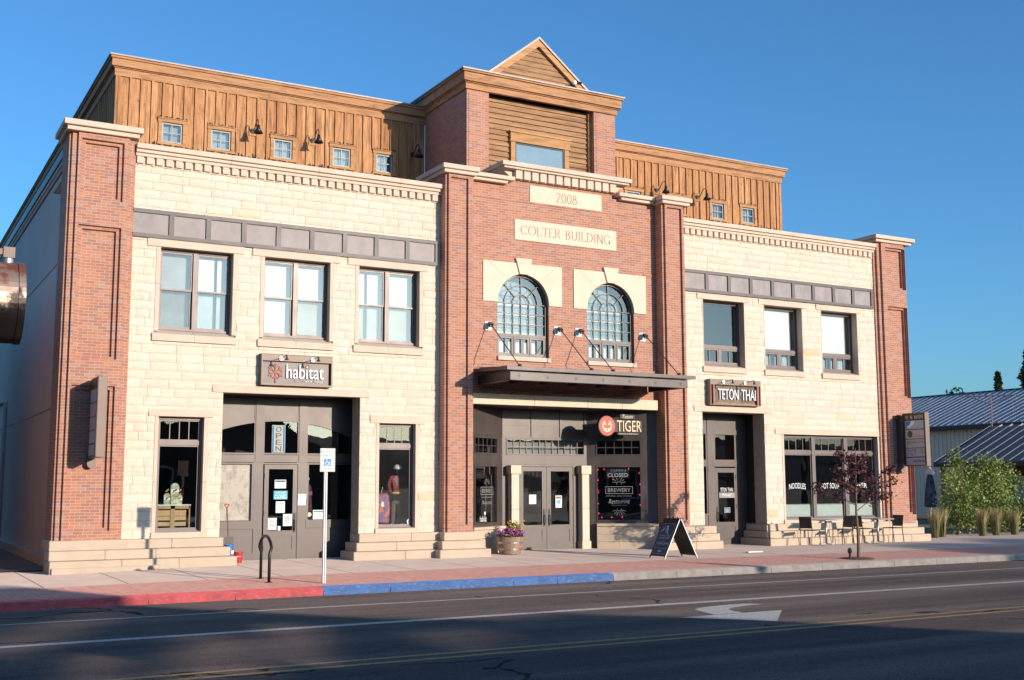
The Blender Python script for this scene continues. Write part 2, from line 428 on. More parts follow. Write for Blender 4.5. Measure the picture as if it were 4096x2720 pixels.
jy = g.math('LESS_THAN', fy, 0.006)
jj = g.math('MAXIMUM', jx, jy)
col = g.mix(jj, col, (0.10, 0.08, 0.07))
g.link(col, b.inputs['Base Color']); b.inputs['Roughness'].default_value = 0.9
g.link(g.bump(g.math('ADD', g.math('SUBTRACT', 1.0, jj), g.math('MULTIPLY', g.noise(p, 120.0, 2), 0.2)), 0.4, 0.006), b.inputs['Normal']); M['concrete'] = mt; b.inputs['Diffuse Roughness'].default_value = 1.0
def kerb_mat(name, c, wear):
    mt, n, b = new_mat(name); g = G(n); p = g.pos()
    col = g.ramp(g.noise(p, 5.0, 4), [(0.3, tuple(k*0.75 for k in c)), (0.7, tuple(min(1, k*1.1) for k in c))])
    chip = g.ramp(g.noise(g.scalev(p, (1, 2, 3)), 9.0, 5, 0.7), [(0.54, (0, 0, 0)), (0.66, (1, 1, 1))])
    col = g.mix(g.math('MULTIPLY', chip, wear*1.5), col, (0.42, 0.37, 0.33))
    g.link(col, b.inputs['Base Color']); b.inputs['Roughness'].default_value = 0.75
    b.inputs['Diffuse Roughness'].default_value = 1.0
    g.link(g.bump(g.noise(p, 60.0, 3), 0.3, 0.006), b.inputs['Normal']); return mt
M['kerb'] = kerb_mat('kerb_concrete', (0.44, 0.38, 0.33), 0.4)
M['kerb_red'] = kerb_mat('kerb_red_paint', (0.62, 0.10, 0.11), 0.25)
M['kerb_blue'] = kerb_mat('kerb_blue_paint', (0.075, 0.19, 0.46), 0.35)
def worn_paint(name, c, amt=0.55):
    mt, n, b = new_mat(name); g = G(n); p = g.pos()
    wv = g.ramp(g.noise(p, 38.0, 5, 0.75), [(0.42, (0, 0, 0)), (0.60, (1, 1, 1))])
    col = g.mix(g.math('MULTIPLY', wv, amt), c, (0.075, 0.07, 0.066))
    g.link(col, b.inputs['Base Color']); b.inputs['Roughness'].default_value = 0.8
    b.inputs['Diffuse Roughness'].default_value = 1.0
    g.link(g.bump(g.noise(p, 95.0, 3, 0.7), 0.5, 0.01), b.inputs['Normal']); return mt
M['line'] = worn_paint('road_line_white', (0.50, 0.47, 0.44), 0.6)
M['yline'] = worn_paint('road_line_yellow', (0.44, 0.27, 0.10), 0.75)
M['gravel'] = plain('gravel', (0.16, 0.13, 0.11), 0.95, var=0.5, scale=30, bump=0.6, bscale=40)
M['soil'] = plain('soil', (0.12, 0.07, 0.045), 0.95, var=0.4, scale=20, bump=0.5, bscale=40)
M['dryland'] = plain('dry_grassland', (0.15, 0.14, 0.08), 0.95, var=0.3, scale=0.3)
def leaf_mat(name, stops, trans=0.25):
    mt, n, b = new_mat(name); g = G(n)
    at = g.node('ShaderNodeAttribute', attribute_name='tint').outputs['Fac']
    col = g.ramp(at, stops)
    g.link(col, b.inputs['Base Color']); b.inputs['Roughness'].default_value = 0.5
    tl = g.node('ShaderNodeBsdfTranslucent'); g.link(col, tl.inputs[0])
    mx = g.node('ShaderNodeMixShader'); mx.inputs[0].default_value = trans
    g.link(b.outputs[0], mx.inputs[1]); g.link(tl.outputs[0], mx.inputs[2])
    g.link(mx.outputs[0], n.nodes['Material Output'].inputs[0]); return mt
M['leaf'] = leaf_mat('green_leaf', [(0, (0.045, 0.085, 0.018)), (0.55, (0.16, 0.235, 0.045)), (1, (0.42, 0.45, 0.13))])
M['purple'] = leaf_mat('purple_leaf', [(0, (0.035, 0.009, 0.014)), (0.6, (0.10, 0.022, 0.030)), (1, (0.20, 0.055, 0.06))], 0.15)
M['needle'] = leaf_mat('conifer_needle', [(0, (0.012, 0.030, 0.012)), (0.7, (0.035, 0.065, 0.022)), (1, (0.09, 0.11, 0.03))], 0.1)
M['grassblade'] = leaf_mat('ornamental_grass', [(0, (0.15, 0.15, 0.05)), (0.6, (0.36, 0.30, 0.12)), (1, (0.60, 0.46, 0.25))], 0.2)
M['bark'] = plain('bark', (0.20, 0.12, 0.085), 0.9, var=0.3, scale=20, bump=0.4)
M['petal_p'] = plain('purple_petal', (0.55, 0.09, 0.48), 0.6, var=0.35, scale=25)
M['petal_y'] = plain('yellow_petal', (0.80, 0.50, 0.03), 0.6, var=0.2, scale=25)
M['barrel'] = wood_mat('barrel_stave', (0.42, 0.27, 0.17), (0.30, 0.18, 0.11), (0.14, 0.08, 0.05), 'z', True, 0.09)

# ------------------------------------------------------------------ lettering
def text_mb(mb, body, x0, x1, z0, z1, y, th=0.006, mi=0, rot=None, shear=0.0):
    cu = bpy.data.curves.new('lettering', 'FONT'); cu.body = body; cu.resolution_u = 3; cu.shear = shear
    o = bpy.data.objects.new('lettering', cu)
    me = bpy.data.meshes.new_from_object(o)
    bpy.data.objects.remove(o); bpy.data.curves.remove(cu)
    vs = [v.co.copy() for v in me.vertices]
    if not vs: return
    ax, bx = min(v.x for v in vs), max(v.x for v in vs); ay, by = min(v.y for v in vs), max(v.y for v in vs)
    sx = (x1-x0)/max(1e-6, bx-ax); sz = (z1-z0)/max(1e-6, by-ay)
    f2 = [tuple(p.vertices) for p in me.polygons]
    if rot is None: rot = lambda X, Z, Y: (X, Y, Z)
    pts = [(x0+(v.x-ax)*sx, z0+(v.y-ay)*sz) for v in vs]
    mb.mesh([rot(a, c, y) for a, c in pts], f2, mi)
    if th > 0:
        cnt = {}
        for f in f2:
            for i in range(len(f)):
                e = (f[i], f[(i+1) % len(f)]); k = tuple(sorted(e)); cnt[k] = None if k in cnt else e
        for k, e in cnt.items():
            if e:
                a, c = pts[e[0]], pts[e[1]]
                mb.face([rot(a[0], a[1], y), rot(c[0], c[1], y), rot(c[0], c[1], y+th), rot(a[0], a[1], y+th)], mi)
    bpy.data.meshes.remove(me)
def _el(cx, cy, rx, ry, a0, a1, n=14):
    return [(cx+rx*math.cos(R(a0+(a1-a0)*k/n)), cy+ry*math.sin(R(a0+(a1-a0)*k/n))) for k in range(n+1)]
GL = {
 'C': (0.78, [_el(.42, .5, .40, .5, 40, 320)]), 'O': (0.86, [_el(.43, .5, .42, .5, 0, 360, 22)]), 'L': (0.56, [[(.1, 1), (.1, 0)], [(.1, 0), (.52, 0), (.52, .12)]]),
 'T': (0.66, [[(.33, 1), (.33, 0)], [(.02, .88), (.02, 1), (.64, 1), (.64, .88)]]), 'E': (0.58, [[(.1, 1), (.1, 0)], [(.1, 1), (.52, 1), (.52, .9)], [(.1, .52), (.42, .52)], [(.1, 0), (.54, 0), (.54, .12)]]),
 'R': (0.66, [[(.1, 1), (.1, 0)], [(.1, 1), (.3, 1)]+_el(.3, .76, .22, .24, 90, -90, 8)+[(.1, .52)], [(.3, .52), (.64, 0)]]),
 'B': (0.6, [[(.1, 1), (.1, 0)], [(.1, 1), (.26, 1)]+_el(.26, .77, .2, .23, 90, -90, 8)+[(.1, .54)], [(.26, .54)]+_el(.27, .27, .25, .27, 90, -90, 8)+[(.1, 0)]]),
 'U': (0.72, [[(.1, 1), (.1, .3)]+_el(.36, .28, .26, .28, 180, 360, 10)+[(.62, 1)]]), 'I': (0.24, [[(.12, 1), (.12, 0)]]),
 'D': (0.8, [[(.1, 1), (.1, 0)], [(.1, 1), (.3, 1)]+_el(.3, .5, .42, .5, 90, -90, 12)+[(.1, 0)]]), 'N': (0.76, [[(.1, 0), (.1, 1)], [(.1, 1), (.66, 0)], [(.66, 0), (.66, 1)]]),
 'G': (0.84, [_el(.42, .5, .40, .5, 40, 330), [(.74, 0.05), (.74, .42), (.55, .42)]]), '2': (0.6, [_el(.28, .74, .24, .26, 165, -30, 10)+[(.05, 0), (.56, 0)]]),
 '0': (0.62, [_el(.3, .5, .26, .5, 0, 360, 20)]), '8': (0.6, [_el(.29, .76, .2, .23, 0, 360, 16), _el(.29, .27, .25, .27, 0, 360, 16)]),
 'H': (0.76, [[(.1, 1), (.1, 0)], [(.64, 1), (.64, 0)], [(.1, .52), (.64, .52)]]), 'A': (0.72, [[(.36, 1), (.04, 0)], [(.36, 1), (.7, 0)], [(.16, .36), (.58, .36)]]),
 'M': (0.92, [[(.1, 0), (.14, 1)], [(.14, 1), (.46, .1), (.78, 1)], [(.78, 1), (.84, 0)]]), '1': (0.36, [[(.06, .84), (.2, 1), (.2, 0)]]), ' ': (0.4, [])}
def serif_text(mb, s, x0, x1, z0, z1, y, wt=0.09, mi=0, rot=None, th=0.004):
    if rot is None: rot = lambda X, Z, Y: (X, Y, Z)
    tot = sum(GL[c][0]+0.12 for c in s)-0.12; k = (x1-x0)/tot; h = z1-z0; cx = x0
    for c in s:
        wd, strokes = GL[c]
        for st in strokes:
            P = [(cx+a*k, z0+bz*h) for a, bz in st]
            for i in range(len(P)-1):
                a, bb = Vector(P[i]), Vector(P[i+1]); d = bb-a
                if d.length < 1e-6: continue
                d.normalize(); nn = Vector((-d.y, d.x))*h*wt*(0.28+0.55*abs(d.y))*0.75
                q = [a-nn, bb-nn, bb+nn, a+nn]
                mb.face([rot(v.x, v.y, y) for v in q], mi)
            for e, pz in ((st[0], P[0]), (st[-1], P[-1])):
                if len(st) == 2 and abs(st[0][0]-st[1][0]) < 0.45 and e[1] in (0, 1):
                    ww = h*0.09; zz = pz[1]; s2 = h*0.02
                    q = [(pz[0]-ww, zz-s2), (pz[0]+ww, zz-s2), (pz[0]+ww, zz+s2), (pz[0]-ww, zz+s2)]
                    mb.face([rot(u, v, y-0.0005) for u, v in q], mi)
        cx += (wd+0.12)*k

# ------------------------------------------------------------------ ground
def zb(x):
    ks = [(-200, 0.0), (3.7, 0.0), (8, 0.09), (20, 0.09), (31, 0.06), (300, 0.05)]
    for (a, za), (c, zc) in zip(ks, ks[1:]):
        if a <= x <= c: return za+(zc-za)*(x-a)/(c-a)
    return 0.05
def zs(x, y): return zb(x)*max(0.0, min(1.0, (y+6.05)/5.5))
g_ = MB(); g_.face([(-1500, -1500, -.30), (1500, -1500, -.30), (1500, 1500, -.30), (-1500, 1500, -.30)])
struct(g_.build('terrain', M['dryland']))
g_ = MB(); g_.face([(-260, -22.3, -.15), (400, -22.3, -.15), (400, -6.26, -.15), (-260, -6.26, -.15)])
struct(g_.build('road', M['asphalt']))
xs = [-60, -20, 0, 3.7, 8, 12, 16, 20, 24, 28, 31, 40, 60, 140]
def sheet(name, y0, y1, mat, lift=0.0):
    s = MB()
    for a, c in zip(xs, xs[1:]):
        s.mesh([(a, y0, zs(a, y0)+lift), (c, y0, zs(c, y0)+lift), (c, y1, zs(c, y1)+lift), (a, y1, zs(a, y1)+lift)], [(0, 1, 2, 3)])
    return struct(s.build(name, mat))
sheet('brick_pavement', -6.05, -3.72, M['paver'])
sheet('pavement', -3.72, 2.4, M['concrete'])
s = MB(); s.face([(-60, -34, 0), (140, -34, 0), (140, -22.3, 0), (-60, -22.3, 0)]); s.face([(-60, -22.3, -.16), (140, -22.3, -.16), (140, -22.3, 0), (-60, -22.3, 0)])
struct(s.build('pavement', M['concrete']))
# kerb in short cast lengths with open joints
jt = [-60] + [1.45-1.5*k for k in range(40, -1, -1)][1:] + [2.95, 4.45, 5.96, 7.60, 8.94, 10.44, 11.63, 12.66, 14.05, 15.72, 16.98, 18.42, 20.0, 21.19, 22.4] + [23.9+1.5*k for k in range(50)]
kb = MB()
for a, c in zip(jt, jt[1:]):
    mi = 1 if c <= 7.61 else (2 if c <= 14.06 else 0)
    z0 = 0.0
    prof = [(-6.30, -.2), (-6.275, -0.02), (-6.255, -0.003), (-6.05, 0.006), (-6.05, -.2)]
    kb.prism(prof, 'x', a+0.006, c-0.006, mi)
    kb.box(a-0.006, a+0.006, -6.27, -6.052, -.2, -0.012, 0)
struct(kb.build('kerb', [M['kerb'], M['kerb_red'], M['kerb_blue']]))
def line(name, pts, wd, mat, z=-0.146):
    s = MB()
    for (xa, ya), (xb, yb) in zip(pts, pts[1:]):
        s.face([(xa, ya-wd/2, z), (xb, yb-wd/2, z), (xb, yb+wd/2, z), (xa, ya+wd/2, z)])
    return struct(s.build(name, mat))
line('road_marking', [(-60, -8.25), (140, -8.25)], 0.09, M['line'])
line('road_marking', [(-60, -10.86), (140, -10.7)], 0.20, M['line'])
line('road_marking', [(-60, -14.13), (140, -14.05)], 0.11, M['yline'])
line('road_marking', [(-60, -14.46), (140, -14.36)], 0.11, M['yline'])
# turn arrow
s = MB()
def bez(p0, p1, p2, n=10): return [((1-t)**2*p0[0]+2*t*(1-t)*p1[0]+t*t*p2[0], (1-t)**2*p0[1]+2*t*(1-t)*p1[1]+t*t*p2[1]) for t in [k/n for k in range(n+1)]]
outer = bez((13.30, -11.36), (12.3, -11.38), (11.95, -11.7), 8) + [(11.86, -12.0), (11.75, -12.45)]
inner = bez((13.50, -11.60), (12.75, -11.66), (12.45, -11.95), 8) + [(12.36, -12.15), (12.33, -12.45)]
for k in range(len(outer)-1):
    s.face([(*outer[k], -.146), (*inner[k], -.146), (*inner[k+1], -.146), (*outer[k+1], -.146)])
s.face([(11.02, -12.50, -.146), (13.12, -12.47, -.146), (12.0, -13.6, -.146)])
struct(s.build('road_arrow', M['line']))
# alley beside the building
s = MB(); s.face([(-6, 2.4, -.02), (4.6, 2.4, 0.012), (4.6, 45, -.02), (-6, 45, -.02)])
s.face([(-6, 0.7, 0.012), (4.6, 0.7, 0.03), (4.6, 2.42, 0.03), (-6, 2.42, 0.012)])
struct(s.build('alley', M['gravel']))

# ------------------------------------------------------------------ the main building
BLD = thing('corner_block', 'red brick and cream stone commercial block with cedar top floor and gabled central tower', 'building', (16.86, 0, 0))
def part(name, mb, mat, parent=None, **k): return mb.build(name, mat, parent or BLD, **k)

def stone_wall(x0, x1, z0, z1, holes, seed):
    rnd = random.Random(seed); mb = MB()
    mb.wall(x0, x1, z0, z1, 0.012, holes, 1, 0.5)
    zc = 0.69
    while zc > z0: zc -= 0.2
    while zc < z1-1e-3:
        za, zt = max(zc, z0), min(zc+0.2, z1)
        x = x0 - rnd.uniform(0, 0.5)
        while x < x1:
            L = rnd.choice([0.42, 0.62, 0.62, 0.68, 0.80, 0.30]); xa, xb = max(x, x0), min(x+L, x1); x += L
            if xb-xa < 0.03: continue
            rects = [(xa, xb, za, zt)]
            for h in holes:
                nr = []
                for a, c, d, e in rects:
                    if h[1] <= a or h[0] >= c or h[3] <= d or h[2] >= e: nr.append((a, c, d, e)); continue
                    if h[0] > a: nr.append((a, h[0], d, e))
                    if h[1] < c: nr.append((h[1], c, d, e))
                    m0, m1 = max(a, h[0]), min(c, h[1])
                    if h[2] > d: nr.append((m0, m1, d, h[2]))
                    if h[3] < e: nr.append((m0, m1, h[3], e))
                rects = nr
            t = rnd.random()
            t = t*0.85 if rnd.random() > 0.035 else 0.86+0.14*rnd.random()
            pro = rnd.uniform(0.006, 0.022)
            for a, c, d, e in rects:
                if c-a < 0.02 or e-d < 0.02: continue
                gp = 0.0035; a2, c2, d2, e2 = a+gp, c-gp, d+gp, e-gp
                nx = max(2, int((c2-a2)/0.09)); nz = 3
                vs = []
                for j in range(nz+1):
                    for i in range(nx+1):
                        bd = i in (0, nx) or j in (0, nz)
                        yy = rnd.uniform(-0.004, 0.002) if bd else -pro*rnd.uniform(0.45, 1.25)
                        vs.append((a2+(c2-a2)*i/nx, yy, d2+(e2-d2)*j/nz))
                fs = [(j*(nx+1)+i, j*(nx+1)+i+1, (j+1)*(nx+1)+i+1, (j+1)*(nx+1)+i) for j in range(nz) for i in range(nx)]
                mb.mesh(vs, fs, 0, t)
                q = [(a2, c2, d2, e2)]
                for p0, p1 in (((a2, d2), (c2, d2)), ((c2, d2), (c2, e2)), ((c2, e2), (a2, e2)), ((a2, e2), (a2, d2))):
                    mb.face([(p0[0], 0, p0[1]), (p1[0], 0, p1[1]), (p1[0], 0.014, p1[1]), (p0[0], 0.014, p0[1])], 0, t)
        zc += 0.2
    return mb
LW = [(5.70, 7.60), (8.17, 10.04), (10.61, 12.48)]
RW = [(21.63, 23.24), (24.005, 25.585), (26.37, 27.96)]
LPH = [(x0, x1, 5.17, 7.37) for x0, x1 in LW]
lh = LPH + [(5.80, 7.02, 0.69, 3.44), (11.22, 12.38, 0.67, 3.41), (7.35, 10.78, 0.0, 4.04)]
part('stone_wall', stone_wall(5.14, 12.97, 0.4, 9.34, lh, 3), [M['rock'], M['mortar']])
rh = [(a, c, 5.18, 7.36) for a, c in RW] + [(21.54, 23.90, 0.0, 4.0), (24.58, 28.74, 0.63, 3.39)]
part('stone_wall', stone_wall(20.74, 28.76, 0.4, 9.34, rh, 5), [M['rock'], M['mortar']])

# stepped stone base
def base(x0, x1, ends, y0=-0.16, left_st=True, right_st=True, z=((0.48, 0.69), (0.27, 0.48), (-0.08, 0.27)), nm='stone_base'):
    mb = MB(); rnd = random.Random(int(x0*100))
    for k, (a, c) in enumerate(z):
        e = 0.125*k
        xa = x0-(e if left_st else 0); xb = x1+(e if right_st else 0)
        x = xa
        L = [xa]
        while True:
            x += rnd.uniform(0.95, 1.5)
            if x > xb-0.4: break
            L.append(x)
        L.append(xb)
        for p, q in zip(L, L[1:]):
            mb.box(p+0.0015, q-0.0015, y0-0.145*k, ends, a+0.002, c-0.002)
    return part(nm, mb, M['base'], bevel=0.012)
base(3.62, 7.40, 0.45, -0.17, False, True)
mb = MB(); mb.box(3.62, 5.25, -0.31, 0.9, 0.482, 0.70); mb.box(3.66, 5.96, -0.52, 0.5, -0.08, 0.13)
part('stone_base', mb, M['base'], bevel=0.012)
base(10.74, 12.97, 0.45, -0.17, True, False)
base(12.90, 13.84, 0.3, -0.46, True, True)
base(19.88, 21.60, 0.3, -0.46, True, False)
base(20.9, 21.56, 0.9, -0.17, False, True)
base(23.86, 30.16, 0.9, -0.17, True, True)
# cornices with dentils
def cornice(x0, x1, n0, n1):
    mb = MB()
    for za, zt, y in ((9.60, 9.72, -0.21), (9.52, 9.595, -0.15), (9.44, 9.515, -0.10), (9.24, 9.27, -0.03)):
        x = x0
        while x < x1-0.01:
            q = min(x1, x+2.2); mb.box(x+0.001, q-0.001, y, 0.3, za, zt); x = q
    mb.box(x0, x1, -0.012, 0.3, 9.27, 9.44)
    d = part('cornice', mb, M['trim'], bevel=0.006)
    mb = MB(); x = n0
    while x < n1:
        mb.box(x, x+0.155, -0.085, -0.01, 9.275, 9.436); x += 0.2215
    part('dentil_course', mb, M['trim'], bevel=0.006)
cornice(5.14, 12.96, 5.17, 12.9); cornice(20.75, 28.76, 20.98, 28.7)
# metal band courses
def band(x0, x1, seams):
    mb = MB(); mb.box(x0, x1, -0.03, 0.02, 7.56, 8.21); BN = part('metal_band', mb, M['bandp']); mb = MB()
    mb.box(x0, x1, -0.07, -0.03, 8.125, 8.215); mb.box(x0, x1, -0.07, -0.03, 7.555, 7.645)
    for sx in seams:
        mb.box(sx, min(x1, sx+0.115), -0.068, -0.03, 7.645, 8.125)
        for zz in (7.58, 7.62, 7.70, 8.07, 8.15, 8.19):
            for dx in (0.025, 0.09):
                if sx+dx < x1: mb.disc((sx+dx, zz), 0.009, -0.074, -0.06, 6)
    mb.build('band_frame', M['band'], BN)
band(5.14, 12.86, [5.955, 6.815, 7.67, 8.525, 9.38, 10.235, 11.09, 11.95, 12.80]); band(20.75, 28.68, [21.72, 22.575, 23.43, 24.295, 25.14, 25.99, 26.86, 27.71, 28.57])

# piers
def stepped_pier(x0, x1, yf, yb, strips, panels, ztop, zbot, depth=0.05):
    """front face built as a stack of steps: strips = offsets from both edges, panels = recessed rectangles"""
    mb = MB()
    n = len(strips); offs = [0.0] + list(strips)
    for k in range(n):
        y = yf + depth*(n-k)
        for p, q in ((x0+offs[k], x0+offs[k+1]), (x1-offs[k+1], x1-offs[k])):
            mb.box(p, q, y, yb if k == 0 else y+depth+0.01, zbot, ztop)
    a, c = x0+offs[n], x1-offs[n]
    mb.wall(a, c, zbot, ztop, yf, [p[:4] for p in panels], 0, depth)
    for xx in (a, c): mb.face([(xx, yf, zbot), (xx, yf+depth, zbot), (xx, yf+depth, ztop), (xx, yf, ztop)])
    for p in panels:
        if len(p) > 4:
            mb.wall(p[0], p[1], p[2], p[3], yf+depth, [p[4:8]], 0, depth)
            mb.face([(p[4], yf+2*depth, p[6]), (p[5], yf+2*depth, p[6]), (p[5], yf+2*depth, p[7]), (p[4], yf+2*depth, p[7])])
        else:
            mb.face([(p[0], yf+depth, p[2]), (p[1], yf+depth, p[2]), (p[1], yf+depth, p[3]), (p[0], yf+depth, p[3])])
    mb.box(a, c, yf+0.16, yb, zbot, ztop)
    return part('brick_pier', mb, M['brick'])
def pan(a, c, z0, z1): return (a, c, z0, z1, a+0.085, c-0.095, z0+0.065, z1-0.075)
PL = [(8.27, 9.65), (4.67, 7.67), (0.89, 4.07)]
stepped_pier(3.69, 5.15, -0.20, 0.95, [0.055, 0.175], [pan(3.94, 4.86, a, c) for a, c in PL], 9.80, 0.69, 0.075)
stepped_pier(28.75, 30.24, -0.20, 0.95, [0.095, 0.23], [pan(29.16, 30.065, a, c) for a, c in PL], 9.80, 0.62, 0.075)
stepped_pier(12.96, 13.785, -0.39, 0.5, [0.065], [(13.085, 13.60, 0.87, 9.90)], 10.0, 0.66, 0.07)
stepped_pier(19.94, 20.75, -0.39, 0.5, [0.075], [(20.10, 20.615, 0.87, 9.90)], 10.0, 0.66, 0.07)
def cap(x0, x1, y0, y1, z0, z1, st=0.055):
    mb = MB(); zm = z0+(z1-z0)*0.44
    mb.box(x0+st, x1-st, y0+st, y1, z0, zm-0.004); mb.box(x0, x1, y0, y1, zm, z1)
    part('pier_cap', mb, M['trim'], bevel=0.01)
cap(3.53, 5.25, -0.36, 1.1, 9.79, 10.025, 0.075); cap(28.60, 30.42, -0.36, 1.1, 9.79, 10.01, 0.09)
cap(12.80, 13.87, -0.54, 1.2, 9.99, 10.215, 0.06); cap(19.82, 20.93, -0.54, 1.2, 9.99, 10.215, 0.06)

# centre brick wall
YC = 0.03
AR = [(14.69, 16.30), (17.55, 19.155)]
mb = MB()
hol = [(a, c, 5.30, 7.60) for a, c in AR] + [(13.7, 20.0, 0, 4.15)]
mb.wall(13.78, 19.95, 0.5, 10.22, YC, hol, 0, 0.3)
mb.box(13.78, 19.95, YC-0.014, YC+0.01, 9.575, 9.643); mb.box(13.78, 14.195, YC-0.014, YC+0.01, 7.868, 7.936)
mb.box(16.665, 17.045, YC-0.014, YC+0.01, 7.868, 7.936); mb.box(19.52, 19.95, YC-0.014, YC+0.01, 7.868, 7.936)
mb.box(13.78, 19.88, YC-0.05, YC+0.01, 5.04, 5.11); mb.box(13.78, 19.86, YC-0.035, YC+0.01, 4.96, 5.04)
part('brick_wall', mb, M['brick'])
# stone copings and raised parapet
for a, c, e in ((13.87, 15.12, -1), (18.55, 19.82, 1)):
    mb = MB(); mb.box(a, c, -0.22, 0.5, 10.09, 10.20); mb.box(a+(0.12 if e > 0 else 0), c-(0.18 if e < 0 else 0), -0.14, 0.5, 10.005, 10.086)
    part('coping', mb, M['trim'], bevel=0.008)
mb = MB(); mb.box(15.2, 18.5, -0.04, 0.55, 10.18, 10.46)
mb.box(14.72, 18.98, -0.25, 1.15, 10.50, 10.62); mb.box(14.80, 18.90, -0.19, 1.1, 10.44, 10.498)
for sgn, xx in ((-1, 15.2), (1, 18.5)):
    mb.prism([(xx, 10.18), (xx, 10.44), (xx+sgn*0.36, 10.44)], 'y', 0.02, 0.5)
part('parapet', mb, M['trim'], bevel=0.006)
mb = MB(); x = 15.2
for k in range(13):
    mb.box(x, x+0.205, -0.12, -0.04, 10.19, 10.438); x += 0.2585
part('dentil_course', mb, M['trim'], bevel=0.006)
# name and date stones
mb = MB(); mb.box(15.71, 18.075, YC-0.022, YC+0.02, 9.62, 10.09); pq = part('date_stone', mb, M['plaque'])
mb = MB(); serif_text(mb, '2008', 16.56, 17.24, 9.71, 9.98, YC-0.025, 0.085); part('lettering', mb, M['engrave'], pq)
mb = MB(); mb.box(15.225, 18.57, YC-0.022, YC+0.02, 8.52, 9.09); pq = part('name_stone', mb, M['plaque'])
mb = MB(); serif_text(mb, 'COLTER BUILDING', 15.415, 18.365, 8.685, 8.935, YC-0.025, 0.10); part('lettering', mb, M['engrave'], pq)

# ---- windows
def bars(mb, x0, x1, z0, z1, y0, y1, nx, nz, wd=0.022):
    for k in range(1, nx):
        x = x0+(x1-x0)*k/nx; mb.box(x-wd/2, x+wd/2, y0, y1, z0, z1)
    for k in range(1, nz):
        z = z0+(z1-z0)*k/nz; mb.box(x0, x1, y0+0.002, y1-0.002, z-wd/2, z+wd/2)
def pane(x0, x1, z0, z1, y, par, mat='glass'):
    mb = MB(); mb.face([(x0, y, z0), (x1, y, z0), (x1, y, z1), (x0, y, z1)]); return mb.build('pane', M[mat], par)
def slab(name, x0, x1, y0, y1, z0, z1, mat, par, bevel=0.0, bulge=None):
    mb = MB(); mb.box(x0, x1, y0, y1, z0, z1); return mb.build(name, M[mat] if isinstance(mat, str) else mat, par, bevel=bevel)
M['blind4'] = plain('dark_grey_film', (0.15, 0.145, 0.14), 0.8, var=0.3, scale=2.5)
M['pale'] = plain('pale_blind', (0.58, 0.575, 0.56), 0.8, var=0.12, scale=1.5)
BL = [('blind2', 'blind4', 'blind', 'blind3'), ('blind', 'pale', 'blind', 'blind2'), ('blind', 'blind2', 'pale', 'blind2')]
def double_hung(x0, x1, bl):          # outer opening x0..x1, pair of sashes
    a, c = x0+0.10, x1-0.10; yf = 0.19
    mb = MB(); mb.frame(a, c, 5.46, 7.36, yf, yf+0.10, 0.045)
    xm = (a+c)/2
    mb.box(xm-0.05, xm+0.05, yf-0.012, yf+0.10, 5.50, 7.32)
    w_ = part('window', mb, M['frame'])
    for (p, q), (bt, bb) in zip(((a+0.045, xm-0.05), (xm+0.05, c-0.045)), (bl[:2], bl[2:])):
        mb = MB(); mb.frame(p, q, 6.40, 7.315, yf+0.03, yf+0.06, 0.04); mb.frame(p, q, 5.505, 6.45, yf+0.06, yf+0.09, 0.05)
        sa = mb.build('sash', M['frame'], w_)
        pane(p+0.03, q-0.03, 6.43, 7.29, yf+0.045, w_); pane(p+0.03, q-0.03, 5.53, 6.42, yf+0.075, w_)
        slab('blind', p+0.01, q-0.01, yf+0.22, yf+0.23, 6.42, 7.33, bt, w_)
        slab('blind', p+0.01, q-0.01, yf+0.235, yf+0.245, 5.5, 6.42, bb, w_)
    for xa, xb in ((x0, a), (c, x1)):
        for za, zt in ((5.40, 6.5), (6.503, 7.372)): slab('jamb_stone', xa, xb, -0.012, yf+0.05, za, zt, 'trim', w_, 0.005)
    mb = MB(); xl, xr = x0-0.045, x1-0.015
    for p, q in ((xl, (xl+xr)/2-0.001), ((xl+xr)/2+0.001, xr)):
        mb.mesh([(p, -0.06, 5.175), (q, -0.06, 5.175), (q, -0.06, 5.34), (p, -0.06, 5.34), (p, yf+.02, 5.175), (q, yf+.02, 5.175), (q, yf+.02, 5.455), (p, yf+.02, 5.455)],
                [(0, 1, 2, 3), (3, 2, 6, 7), (0, 3, 7, 4), (1, 5, 6, 2), (0, 4, 5, 1)])
    mb.build('sill', M['trim'], w_, bevel=0.006)
    slab('lintel', x0-0.21, x1+0.155, -0.035, yf+0.1, 7.372, 7.555, 'trim', w_, 0.006)
for (x0, x1), bl in zip(LW, BL): double_hung(x0, x1, bl)
